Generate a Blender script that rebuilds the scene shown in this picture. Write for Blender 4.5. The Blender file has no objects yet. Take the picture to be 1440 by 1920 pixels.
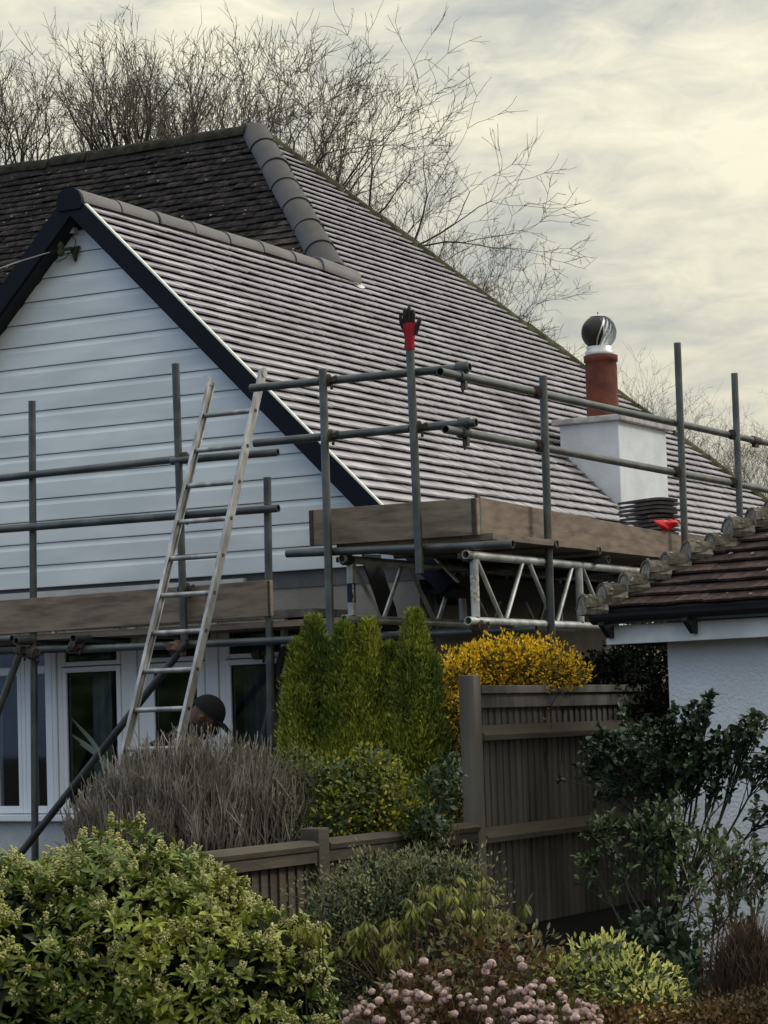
import bpy, math, random
import numpy as np
from mathutils import Vector, Matrix
rnd = random.Random(7)
rg = np.random.default_rng(7)
S = bpy.context.scene
COL = S.collection
rad = math.radians
# ------------------------------------------------------------------ camera
F = 4700.0
yaw, pit, rol = rad(28.65), rad(4.8), rad(-1.87)
fw = Vector((-math.sin(yaw)*math.cos(pit), math.cos(yaw)*math.cos(pit), math.sin(pit)))
rt = Vector((math.cos(yaw), math.sin(yaw), 0)); up = rt.cross(fw)
r2 = math.cos(rol)*rt + math.sin(rol)*up; u2 = -math.sin(rol)*rt + math.cos(rol)*up
EYE = Vector((0, 0, 1.6))
cam = bpy.data.cameras.new('camera'); co = bpy.data.objects.new('camera', cam); COL.objects.link(co)
co.matrix_world = Matrix(((r2.x, u2.x, -fw.x, EYE.x), (r2.y, u2.y, -fw.y, EYE.y), (r2.z, u2.z, -fw.z, EYE.z), (0, 0, 0, 1)))
cam.sensor_width = 36; cam.lens = F/1920*36; cam.clip_end = 3000; cam.clip_start = .1
S.camera = co
# ------------------------------------------------------------------ light
SUN_AZ = rad(52)      # compass angle from +Y towards +X
SUN_EL = rad(34)
sd = Vector((math.sin(SUN_AZ)*math.cos(SUN_EL), math.cos(SUN_AZ)*math.cos(SUN_EL), math.sin(SUN_EL)))
W = bpy.data.worlds.new('World'); S.world = W; W.use_nodes = True
nt = W.node_tree; nt.nodes.clear()
def nn(t, typ, **kw):
    n = t.nodes.new(typ)
    for k, v in kw.items(): setattr(n, k, v)
    return n
out = nn(nt, 'ShaderNodeOutputWorld')
sky = nn(nt, 'ShaderNodeTexSky', sky_type='NISHITA', sun_disc=False, sun_elevation=SUN_EL, sun_rotation=SUN_AZ)
b1 = nn(nt, 'ShaderNodeBackground'); b1.inputs[1].default_value = .05
nt.links.new(sky.outputs[0], b1.inputs[0])
tc = nn(nt, 'ShaderNodeTexCoord')
mp = nn(nt, 'ShaderNodeMapping'); mp.inputs['Scale'].default_value = (1, 1, 2.6); mp.inputs['Rotation'].default_value = (rad(4), rad(-3), 0)
nt.links.new(tc.outputs['Generated'], mp.inputs[0])
n1 = nn(nt, 'ShaderNodeTexNoise'); n1.inputs['Scale'].default_value = 7; n1.inputs['Detail'].default_value = 8; n1.inputs['Roughness'].default_value = .56; n1.inputs['Distortion'].default_value = .35
n2 = nn(nt, 'ShaderNodeTexNoise'); n2.inputs['Scale'].default_value = 26; n2.inputs['Detail'].default_value = 6; n2.inputs['Roughness'].default_value = .6; n2.inputs['Distortion'].default_value = .6
for n in (n1, n2): nt.links.new(mp.outputs[0], n.inputs['Vector'])
def wmath(op, a, b=None, clamp=False):
    m = nn(nt, 'ShaderNodeMath', operation=op, use_clamp=clamp)
    for i, x in enumerate((a, b)):
        if x is None: continue
        if isinstance(x, (int, float)): m.inputs[i].default_value = x
        else: nt.links.new(x, m.inputs[i])
    return m.outputs[0]
c = wmath('ADD', wmath('MULTIPLY', n1.outputs[0], .56), wmath('MULTIPLY', n2.outputs[0], .44))
cr = nn(nt, 'ShaderNodeValToRGB')
els = cr.color_ramp.elements
els[0].position = .36; els[0].color = (.42, .435, .41, 1)
els[1].position = .64; els[1].color = (.82, .78, .60, 1)
e = els.new(.46); e.color = (.56, .555, .475, 1)
e = els.new(.54); e.color = (.69, .66, .53, 1)
nt.links.new(c, cr.inputs[0])
# brighter cloud towards the veiled sun; unseen sky opposite is tinted blue to cool the facade
dt = nn(nt, 'ShaderNodeVectorMath', operation='DOT_PRODUCT'); dt.inputs[1].default_value = sd
nt.links.new(tc.outputs['Generated'], dt.inputs[0])
g = wmath('POWER', wmath('MAXIMUM', dt.outputs['Value'], 0.0), 4)
sx_ = nn(nt, 'ShaderNodeSeparateXYZ'); nt.links.new(tc.outputs['Generated'], sx_.inputs[0])
zen = wmath('ADD', wmath('MULTIPLY', wmath('MAXIMUM', sx_.outputs[2], 0.0), 1.2), 1.0)      # overcast sky: brighter towards the zenith
k = wmath('MULTIPLY', wmath('ADD', wmath('MULTIPLY', g, .16), .92), zen)
cool = wmath('MULTIPLY', wmath('ADD', dt.outputs['Value'], .35), 2.4, True)
cm = nn(nt, 'ShaderNodeMix', data_type='RGBA', blend_type='MULTIPLY'); cm.inputs[0].default_value = 1
cc = nn(nt, 'ShaderNodeMix', data_type='RGBA'); cc.inputs[6].default_value = (.64, .90, 1.55, 1); cc.inputs[7].default_value = (1, 1, 1, 1)
nt.links.new(cool, cc.inputs[0]); nt.links.new(cr.outputs[0], cm.inputs[6]); nt.links.new(cc.outputs[2], cm.inputs[7])
b2 = nn(nt, 'ShaderNodeBackground')
nt.links.new(cm.outputs[2], b2.inputs[0]); nt.links.new(k, b2.inputs[1])
ad = nn(nt, 'ShaderNodeMixShader'); ad.inputs[0].default_value = .93; nt.links.new(b1.outputs[0], ad.inputs[1]); nt.links.new(b2.outputs[0], ad.inputs[2])   # cloud covers nearly all of the sky
nt.links.new(ad.outputs[0], out.inputs[0])
sl = bpy.data.lights.new('sun', 'SUN'); sl.energy = 1.5; sl.angle = rad(14); sl.color = (1, .97, .93)
so = bpy.data.objects.new('sun', sl); COL.objects.link(so); so.rotation_euler = (-sd).to_track_quat('-Z', 'Y').to_euler()
S.view_settings.view_transform = 'Standard'; S.view_settings.look = 'None'; S.view_settings.gamma = 1
S.view_settings.exposure = 0.12
# ------------------------------------------------------------------ measuring helpers: a sight line met with a real plane
def ray(x, y):
    return (r2*(x-720) - u2*(y-960) + fw*F).normalized()
def at_x(x, y, c):
    d = ray(x, y); return EYE + d*((c-EYE.x)/d.x)
def at_y(x, y, c):
    d = ray(x, y); return EYE + d*((c-EYE.y)/d.y)
def at_z(x, y, c):
    d = ray(x, y); return EYE + d*((c-EYE.z)/d.z)
def at_d(x, y, t):
    d = ray(x, y); return EYE + d*(t/d.dot(fw))
# ------------------------------------------------------------------ materials
def mat(name, col, rough=.8, var=.15, scale=8, col2=None, bump=0., bscale=60, metal=0., spec=.3, pervar=.0, stretch=(1, 1, 1), detail=5, objspace=True, sheen=0, trans=0, c2pos=(.4, .65)):
    m = bpy.data.materials.new(name); m.use_nodes = True; t = m.node_tree
    bs = t.nodes['Principled BSDF']
    bs.inputs['Roughness'].default_value = rough; bs.inputs['Metallic'].default_value = metal
    bs.inputs['Specular IOR Level'].default_value = spec
    tcn = nn(t, 'ShaderNodeTexCoord'); mpn = nn(t, 'ShaderNodeMapping'); mpn.inputs['Scale'].default_value = stretch
    if objspace: t.links.new(tcn.outputs['Object'], mpn.inputs[0])
    else:
        ge = nn(t, 'ShaderNodeNewGeometry'); t.links.new(ge.outputs['Position'], mpn.inputs[0])
    no = nn(t, 'ShaderNodeTexNoise'); no.inputs['Scale'].default_value = scale; no.inputs['Detail'].default_value = detail
    t.links.new(mpn.outputs[0], no.inputs['Vector'])
    rp = nn(t, 'ShaderNodeValToRGB'); c2 = col2 if col2 else tuple(x*(1-var) for x in col)
    rp.color_ramp.elements[0].position = c2pos[0]; rp.color_ramp.elements[1].position = c2pos[1]
    hi = tuple(min(1, x*(1+(0 if col2 else var))) for x in col)
    rp.color_ramp.elements[0].color = (*c2, 1); rp.color_ramp.elements[1].color = (*hi, 1)
    t.links.new(no.outputs[0], rp.inputs[0]); last = rp.outputs[0]
    if pervar:
        ge2 = nn(t, 'ShaderNodeNewGeometry'); oi = nn(t, 'ShaderNodeObjectInfo')
        a = nn(t, 'ShaderNodeMath', operation='ADD'); t.links.new(ge2.outputs['Random Per Island'], a.inputs[0]); t.links.new(oi.outputs['Random'], a.inputs[1])
        fr = nn(t, 'ShaderNodeMath', operation='FRACT'); t.links.new(a.outputs[0], fr.inputs[0])
        mr = nn(t, 'ShaderNodeMapRange'); mr.inputs['To Min'].default_value = 1-pervar; mr.inputs['To Max'].default_value = 1+pervar
        t.links.new(fr.outputs[0], mr.inputs[0])
        vm = nn(t, 'ShaderNodeVectorMath', operation='SCALE'); t.links.new(last, vm.inputs[0]); t.links.new(mr.outputs[0], vm.inputs['Scale'])
        last = vm.outputs[0]
    t.links.new(last, bs.inputs['Base Color'])
    if bump:
        nb = nn(t, 'ShaderNodeTexNoise'); nb.inputs['Scale'].default_value = bscale; nb.inputs['Detail'].default_value = 4
        t.links.new(mpn.outputs[0], nb.inputs['Vector'])
        bp = nn(t, 'ShaderNodeBump'); bp.inputs['Strength'].default_value = bump; bp.inputs['Distance'].default_value = .01
        t.links.new(nb.outputs[0], bp.inputs['Height']); t.links.new(bp.outputs[0], bs.inputs['Normal'])
    if trans:
        td = nn(t, 'ShaderNodeBsdfTranslucent'); mx = nn(t, 'ShaderNodeMixShader'); mx.inputs[0].default_value = trans
        t.links.new(last, td.inputs[0]); t.links.new(bs.outputs[0], mx.inputs[1]); t.links.new(td.outputs[0], mx.inputs[2])
        t.links.new(mx.outputs[0], t.nodes['Material Output'].inputs[0])
    return m
M = {}
M['tile'] = mat('new_tile', (.40, .385, .42), .6, .14, 3, spec=.4, pervar=.15, bump=.10, bscale=90, objspace=False)
M['ridge'] = mat('new_ridge_tile', (.125, .12, .125), .6, .12, 5, spec=.4, pervar=.08, bump=.2, bscale=70, objspace=False)
M['oldtile'] = mat('old_tile', (.068, .056, .052), .9, .3, 14, col2=(.022, .020, .020), spec=.15, pervar=.38, bump=.8, bscale=50, objspace=False)
M['hiptile'] = mat('new_hip_tile', (.062, .06, .066), .65, .12, 5, spec=.3, pervar=.08, bump=.15, bscale=70, objspace=False)
M['oldhip'] = mat('old_hip', (.085, .085, .05), .95, .3, 12, col2=(.035, .035, .024), spec=.1, pervar=.2, bump=.8, bscale=40, objspace=False)
M['oldridge'] = mat('old_ridge', (.045, .042, .033), .95, .3, 12, col2=(.020, .020, .016), spec=.1, pervar=.15, bump=.8, bscale=40, objspace=False)
M['lichen'] = mat('lichen', (.21, .20, .185), .95, .3, 40, spec=.1, pervar=.3)
M['deck'] = mat('roof_underlay', (.03, .03, .03), .95)
M['siding'] = mat('siding', (.71, .75, .78), .5, .04, 5, spec=.35, col2=(.59, .64, .67), objspace=False, stretch=(.35, 1, 1.5), pervar=.02)
M['sidingback'] = mat('siding_batten', (.12, .12, .12), .9)
M['barge'] = mat('bargeboard', (.007, .009, .016), .6, .1, 4, spec=.12, bump=.08, bscale=60)
M['trim'] = mat('verge_trim', (.75, .78, .72), .5, .05)
M['render'] = mat('house_render', (.50, .51, .52), .95, .1, 6, bump=.8, bscale=140, pervar=0, objspace=False)
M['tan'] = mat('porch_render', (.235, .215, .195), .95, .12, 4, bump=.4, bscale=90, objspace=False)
M['black'] = mat('black_paint', (.008, .009, .012), .7, .1)
M['upvc'] = mat('white_upvc', (.74, .76, .79), .38, .03, 3, spec=.45)
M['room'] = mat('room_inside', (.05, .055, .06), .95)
M['curtain'] = mat('curtain', (.10, .12, .15), .9, .2, 5)
M['net'] = mat('net_curtain', (.22, .24, .26), .9, .2, 5)
M['galv'] = mat('galvanised_tube', (.105, .115, .112), .40, .25, 7, col2=(.06, .07, .07), metal=.45, spec=.5, bump=.12, bscale=50, objspace=False, pervar=.14)
M['galvdark'] = mat('weathered_tube', (.065, .072, .072), .55, .25, 7, metal=.4, spec=.4, bump=.12, bscale=50, objspace=False, pervar=.2)
M['alu'] = mat('ladder_aluminium', (.43, .44, .44), .42, .2, 12, col2=(.22, .22, .215), metal=.6, spec=.5, bump=.1, bscale=60, stretch=(1, 1, .35))
M['beam'] = mat('beam_tube', (.56, .58, .57), .45, .2, 8, col2=(.30, .31, .30), metal=.45, spec=.5, bump=.15, bscale=60, objspace=False, pervar=.08)
M['rust'] = mat('coupler_steel', (.085, .055, .04), .7, .4, 30, col2=(.04, .038, .036), metal=.3, bump=.3, bscale=90, objspace=False)
M['board'] = mat('scaffold_board', (.27, .215, .165), .9, .3, 5, col2=(.135, .11, .09), bump=.35, bscale=60, stretch=(.8, .8, 5), objspace=False, c2pos=(.32, .6), pervar=.12)
M['boardy'] = mat('scaffold_board_side', (.20, .16, .125), .9, .3, 5, col2=(.11, .088, .072), bump=.35, bscale=60, stretch=(1, 1, 5), objspace=False, c2pos=(.32, .62), pervar=.12)
M['fence'] = mat('fence_timber', (.130, .120, .108), .92, .3, 6, col2=(.045, .043, .040), bump=.5, bscale=50, stretch=(1, 1, .12), objspace=False, c2pos=(.3, .65), pervar=.22)
M['lowfence'] = mat('low_fence_timber', (.075, .062, .048), .92, .3, 6, col2=(.032, .028, .023), bump=.6, bscale=50, stretch=(1, .25, 1), objspace=False, c2pos=(.3, .65), pervar=.25)
M['rail'] = mat('fence_rail_timber', (.095, .082, .066), .92, .3, 6, col2=(.042, .038, .032), bump=.5, bscale=50, stretch=(1, .15, 1), objspace=False, c2pos=(.3, .65), pervar=.1)
M['paint'] = mat('chimney_paint', (.58, .61, .66), .8, .07, 5, bump=.3, bscale=50, objspace=False)
M['capst'] = mat('chimney_cap', (.46, .46, .46), .85, .2, 14, col2=(.30, .29, .29), bump=.3, objspace=False)
M['terra'] = mat('terracotta', (.145, .042, .027), .85, .25, 10, col2=(.085, .027, .02), bump=.3, bscale=60, objspace=False)
M['steel'] = mat('cowl_steel', (.62, .65, .68), .45, .1, 8, metal=.45, spec=.5)
M['cowlin'] = mat('cowl_inside', (.022, .02, .015), .45, .3, 8, metal=.5, spec=.5)
M['lead'] = mat('lead_flashing', (.13, .13, .13), .6, .3, 12, metal=.3, bump=.3, objspace=False)
M['garagewall'] = mat('garage_render', (.66, .69, .73), .95, .06, 3, bump=1.0, bscale=55, objspace=False, spec=.2)
M['redtile'] = mat('garage_tile', (.092, .058, .052), .95, .3, 22, col2=(.042, .030, .028), spec=.15, pervar=.3, bump=.7, bscale=60, objspace=False)
M['bonnet'] = mat('bonnet_tile', (.16, .14, .115), .95, .3, 25, col2=(.075, .068, .055), spec=.1, pervar=.2, bump=.9, bscale=60, objspace=False)
M['mortar'] = mat('mortar', (.25, .235, .20), .95, .3, 30, col2=(.12, .115, .09), bump=.8, bscale=70, objspace=False)
M['gutter'] = mat('black_gutter', (.010, .011, .014), .4, .1, spec=.4)
M['fascia'] = mat('white_fascia', (.62, .64, .64), .6, .12, 5, objspace=False)
M['red'] = mat('red_knit', (.26, .010, .026), .9, .2, 60, bump=.3, bscale=200)
M['blackrubber'] = mat('black_rubber', (.018, .012, .013), .6, .3, 40)
M['redbag'] = mat('red_plastic', (.75, .015, .03), .35, .15, 20, spec=.5, bump=.3, bscale=30)
M['skin'] = mat('skin', (.11, .052, .038), .6, .1, 20)
M['beard'] = mat('beard', (.05, .032, .024), .95, .3, 60, bump=.5, bscale=200)
M['cap'] = mat('cap_fabric', (.008, .009, .012), .9)
M['cloth'] = mat('dark_jacket', (.012, .013, .016), .9, .2, 10, bump=.3)
M['jeans'] = mat('trousers', (.03, .04, .06), .9, .2, 10)
M['cuff'] = mat('blue_sleeve', (.16, .20, .27), .9, .2, 10)
M['ground'] = mat('earth', (.055, .045, .032), .97, .35, 3, bump=.9, bscale=14, objspace=False)
M['bark'] = mat('bark', (.038, .034, .029), .95, .35, 5, col2=(.02, .019, .017), objspace=False, bump=.4, bscale=15)
M['twig'] = mat('twig_bark', (.13, .108, .085), .9, .3, 2, col2=(.07, .062, .052), objspace=False)
M['label'] = mat('blue_label', (.008, .012, .035), .5)
M['ink'] = mat('white_print', (.7, .72, .74), .6)
M['cable'] = mat('cable', (.015, .015, .015), .6)
M['cableg'] = mat('cable_grey', (.33, .32, .32), .6)
M['pbox'] = mat('plastic_box', (.62, .62, .58), .5)
M['moss'] = mat('moss_iron', (.035, .042, .02), .9)
M['ornament'] = mat('pale_straw', (.85, .85, .68), .7)
def leafmat(name, c, c2, rough=.5, spec=.35, tr=.18, pv=.3):
    return mat(name, c, rough, .2, 3, col2=c2, spec=spec, pervar=pv, objspace=False, trans=tr)
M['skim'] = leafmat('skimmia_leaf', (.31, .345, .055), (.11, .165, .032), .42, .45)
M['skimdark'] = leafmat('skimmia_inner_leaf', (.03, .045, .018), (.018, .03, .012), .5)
M['skimfl'] = mat('skimmia_flower', (.54, .52, .24), .85, .3, 60, col2=(.30, .29, .11), pervar=.18, objspace=False)
M['conif'] = leafmat('conifer_leaf', (.26, .28, .035), (.08, .12, .02), .7, .2, .1, .5)
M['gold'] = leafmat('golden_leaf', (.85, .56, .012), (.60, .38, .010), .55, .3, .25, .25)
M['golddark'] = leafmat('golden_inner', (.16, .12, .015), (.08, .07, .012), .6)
M['euon'] = leafmat('variegated_leaf', (.34, .31, .03), (.08, .12, .025), .5, .35, .2, .45)
M['olive'] = leafmat('olive_leaf', (.19, .18, .055), (.09, .10, .035), .6, .2, .15, .35)
M['greygreen'] = leafmat('grey_green_leaf', (.24, .23, .11), (.12, .13, .06), .6, .3, .12, .4)
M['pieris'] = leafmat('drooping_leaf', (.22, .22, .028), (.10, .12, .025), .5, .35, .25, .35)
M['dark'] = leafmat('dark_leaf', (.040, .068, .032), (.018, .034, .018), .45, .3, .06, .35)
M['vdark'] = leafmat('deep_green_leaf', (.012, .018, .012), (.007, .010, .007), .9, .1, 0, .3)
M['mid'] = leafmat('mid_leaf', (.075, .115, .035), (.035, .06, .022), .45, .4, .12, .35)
M['choisya'] = leafmat('bright_leaf', (.78, .72, .24), (.30, .36, .09), .45, .4, .25, .3)
M['brown'] = leafmat('brown_leaf', (.15, .085, .035), (.065, .048, .022), .7, .2, .1, .45)
M['pale'] = leafmat('pale_leaf', (.26, .26, .18), (.13, .12, .06), .6, .2, .15, .3)
M['pinkfl'] = mat('pink_flower', (.62, .46, .44), .9, .3, 90, col2=(.36, .24, .23), pervar=.22, objspace=False, bump=.6, bscale=160)
M['shoot'] = mat('grey_shoot', (.34, .30, .265), .9, .3, 6, col2=(.16, .14, .122), pervar=.3, objspace=False)
M['straw'] = mat('brown_shoot', (.18, .12, .085), .9, .3, 6, col2=(.06, .04, .03), pervar=.3, objspace=False)
def glassmat():
    m = bpy.data.materials.new('glass'); m.use_nodes = True; t = m.node_tree; t.nodes.clear()
    o = nn(t, 'ShaderNodeOutputMaterial'); g = nn(t, 'ShaderNodeBsdfGlossy'); g.inputs['Roughness'].default_value = .03
    g.inputs['Color'].default_value = (.9, .95, 1, 1)
    tr = nn(t, 'ShaderNodeBsdfTransparent'); tr.inputs[0].default_value = (.8, .84, .86, 1)
    fr = nn(t, 'ShaderNodeFresnel'); fr.inputs[0].default_value = 1.5
    mx = nn(t, 'ShaderNodeMixShader'); t.links.new(fr.outputs[0], mx.inputs[0]); t.links.new(tr.outputs[0], mx.inputs[1]); t.links.new(g.outputs[0], mx.inputs[2])
    t.links.new(mx.outputs[0], o.inputs[0]); return m
M['glass'] = glassmat()
# ------------------------------------------------------------------ object helpers
def link(o, parent=None, label=None, cat=None, group=None, kind=None):
    if parent: o.parent = parent
    COL.objects.link(o)
    for k_, v in (('label', label), ('category', cat), ('group', group), ('kind', kind)):
        if v: o[k_] = v
    return o
def thing(name, label, cat, loc=(0, 0, 0), group=None, kind=None):
    o = bpy.data.objects.new(name, None); o.location = loc; o.empty_display_size = .2
    return link(o, None, label, cat, group, kind)
class MB:
    def __init__(s): s.v = []; s.f = []; s.sm = []
    def add(s, vs, fs, smooth=False):
        n = len(s.v); s.v += [tuple(p) for p in vs]; s.f += [tuple(i+n for i in f) for f in fs]; s.sm += [smooth]*len(fs)
        return s
    def box(s, c, sz, R=None):
        c = Vector(c); hx, hy, hz = sz[0]/2, sz[1]/2, sz[2]/2; vs = []
        for x in (-hx, hx):
            for y in (-hy, hy):
                for z in (-hz, hz):
                    p = Vector((x, y, z)); vs.append(c + (R @ p if R else p))
        return s.add(vs, [(0, 1, 3, 2), (4, 6, 7, 5), (0, 4, 5, 1), (2, 3, 7, 6), (0, 2, 6, 4), (1, 5, 7, 3)])
    def b2(s, lo, hi): return s.box([(a+b)/2 for a, b in zip(lo, hi)], [abs(b-a) for a, b in zip(lo, hi)])
    def prism(s, poly, off):
        off = Vector(off); n = len(poly); a = [Vector(p) for p in poly]; vs = a + [p+off for p in a]
        return s.add(vs, [tuple(range(n-1, -1, -1)), tuple(range(n, 2*n))] + [(i, (i+1) % n, n+(i+1) % n, n+i) for i in range(n)])
    def tube(s, pts, r, n=12, wall=0, caps=True):
        pts = [Vector(p) for p in pts]; m = len(pts)
        rs = r if isinstance(r, (list, tuple)) else [r]*m
        t0 = (pts[1]-pts[0]).normalized(); a = t0.orthogonal().normalized(); rings = []
        for i, p in enumerate(pts):
            t = (pts[min(i+1, m-1)]-pts[max(i-1, 0)]).normalized(); a = (a-t*a.dot(t)).normalized(); b = t.cross(a)
            rings.append([p+(a*math.cos(2*math.pi*j/n)+b*math.sin(2*math.pi*j/n))*rs[i] for j in range(n)])
        vs = [v for q in rings for v in q]
        fs = [(i*n+j, i*n+(j+1) % n, (i+1)*n+(j+1) % n, (i+1)*n+j) for i in range(m-1) for j in range(n)]
        s.add(vs, fs, True)
        if wall:
            for e_, sgn in ((0, 1), (m-1, -1)):
                o_ = rings[e_]; p = pts[e_]; t = (pts[1]-pts[0]).normalized() if e_ == 0 else (pts[-1]-pts[-2]).normalized()
                k_ = (rs[e_]-wall)/rs[e_]; inn = [p+(v-p)*k_ for v in o_]; dp = [v+t*sgn*rs[e_]*5 for v in inn]
                f_ = [(j, (j+1) % n, n+(j+1) % n, n+j) for j in range(n)]+[(n+j, n+(j+1) % n, 2*n+(j+1) % n, 2*n+j) for j in range(n)]+[tuple(range(2*n, 3*n))]
                if e_ == 0: f_ = [tuple(reversed(q)) for q in f_]
                s.add(o_+inn+dp, f_)
        elif caps:
            s.add(rings[0], [tuple(range(n-1, -1, -1))]); s.add(rings[-1], [tuple(range(n))])
        return s
    def lathe(s, c, prof, n=24, ax=None):
        c = Vector(c); vs = []
        for r, z in prof:
            for j in range(n):
                a = 2*math.pi*j/n; vs.append(c+Vector((r*math.cos(a), r*math.sin(a), z)))
        m = len(prof)
        return s.add(vs, [(i*n+j, i*n+(j+1) % n, (i+1)*n+(j+1) % n, (i+1)*n+j) for i in range(m-1) for j in range(n)], True)
    def mesh(s, name, m):
        me = bpy.data.meshes.new(name); me.from_pydata(s.v, [], s.f); me.update()
        me.polygons.foreach_set('use_smooth', s.sm)
        for mm in (m if isinstance(m, (list, tuple)) else [m]): me.materials.append(mm)
        return me
    def build(s, name, m, parent=None, **kw):
        return link(bpy.data.objects.new(name, s.mesh(name, m)), parent, **kw)
def npmesh(name, V, T, m, smooth=False):
    """V (n,3) float, T (m,k) int"""
    me = bpy.data.meshes.new(name); k_ = T.shape[1]
    me.vertices.add(len(V)); me.vertices.foreach_set('co', np.asarray(V, np.float32).ravel())
    me.loops.add(T.size); me.loops.foreach_set('vertex_index', T.astype(np.int32).ravel())
    me.polygons.add(len(T)); me.polygons.foreach_set('loop_start', np.arange(0, T.size, k_, dtype=np.int32))
    me.polygons.foreach_set('loop_total', np.full(len(T), k_, np.int32))
    if smooth: me.polygons.foreach_set('use_smooth', np.ones(len(T), bool))
    me.update(calc_edges=True); me.materials.append(m); return me
def nrm(a): return a/np.maximum(np.linalg.norm(a, axis=-1, keepdims=True), 1e-9)
def bevel(o, w=.004, seg=2):
    b = o.modifiers.new('bevel', 'BEVEL'); b.width = w; b.segments = seg; b.limit_method = 'ANGLE'; return o
# ------------------------------------------------------------------ ground
gx0 = np.concatenate([np.linspace(-400, -20, 14), np.linspace(-18, 6, 49), np.linspace(20, 400, 12)])
gy0 = np.concatenate([np.linspace(-60, 0, 8), np.linspace(1, 30, 59), np.linspace(40, 700, 14)])
def gh(x, y):
    a = min(1, max(0, (y-7)/3)); b = min(1, max(0, (-5.7-x)/.4))
    return .1*a + .32*a*b
V = np.array([(x, y, gh(x, y)+rnd.uniform(-.01, .01)) for y in gy0 for x in gx0]); nx = len(gx0)
T = np.array([(j*nx+i, j*nx+i+1, (j+1)*nx+i+1, (j+1)*nx+i) for j in range(len(gy0)-1) for i in range(nx-1)])
link(bpy.data.objects.new('ground', npmesh('ground', V, T, M['ground'], True)), kind='structure')
# ------------------------------------------------------------------ house
house = thing('house', 'white weatherboarded gabled house with steep slate-grey tiled roof behind the scaffolding', 'house', (-9.9, 14, .4))
house_inv = Matrix.Translation((-9.9, 14, .4)).inverted()
def hp(o):           # child built in world coordinates
    o.matrix_parent_inverse = house_inv; return o
th = rad(44.9); ct, st = math.cos(th), math.sin(th)
YG = 13.9                     # verge plane
RX, RZ = -9.975, 5.275        # gable ridge
AP = Vector((-11.72, 19.27, 7.02))   # top of the two hips
def zr(x): return RZ-(x-RX)*st/ct    # right slope height
EZ = 2.50; EX = RX+(RZ-EZ)*ct/st     # eaves
AP.x = RX-(AP.z-RZ)*ct/st
nR = Vector((st, 0, ct)); bR = Vector((ct, 0, -st))
RO = Vector((RX, 0, RZ))             # b=0 at gable ridge; negative above
# deck
dk = MB(); top = AP; jn = Vector((RX, AP.y-(top.z-RZ), RZ))
yb = AP.y+(AP.z-EZ)                  # far eaves corner
poly = [Vector((RX, YG+.02, RZ)), Vector((EX, YG+.02, EZ)), Vector((EX, yb, EZ)), AP.copy(), jn]
dk.prism([p-nR*.02 for p in poly], -nR*.08)
# gable left slope
dk.prism([Vector((RX, YG+.02, RZ-.02)), Vector((RX, jn.y, RZ-.02)), Vector((2*RX-EX, jn.y-(RZ-EZ), EZ-.02)), Vector((2*RX-EX, YG+.02, EZ-.02))], Vector((-st, 0, ct))*-.08)
nF = Vector((0, -st, ct))
fl = AP.y-(AP.z-EZ)*ct/st
dk.prism([p-nF*.02 for p in [Vector((-19, AP.y, AP.z)), AP.copy(), Vector((RX+.1, AP.y-(AP.z-RZ)-.1, RZ-.1)), Vector((2*RX-EX, fl, EZ)), Vector((-19, fl, EZ))]], -nF*.08)
dk.prism([Vector((-19, AP.y, AP.z)), AP.copy(), Vector((EX, yb, EZ)), Vector((-19, yb, EZ))], Vector((0, -st, -ct))*.08)
roof = hp(dk.build('roof', M['deck'], house))
def tile_unit(g, w, L, t, lift):
    # tile: x across, y up-slope from tail, z outwards; tail at y=0 raised by lift
    a = .0015; vs = [(-w/2+a, 0, lift), (w/2-a, 0, lift), (w/2-a, L, .0), (-w/2+a, L, .0), (-w/2+a, 0, lift-t), (w/2-a, 0, lift-t), (w/2-a, L, -t), (-w/2+a, L, -t)]
    return vs, [(0, 1, 2, 3), (0, 4, 5, 1), (1, 5, 6, 2), (0, 3, 7, 4), (4, 7, 6, 5)]
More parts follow.
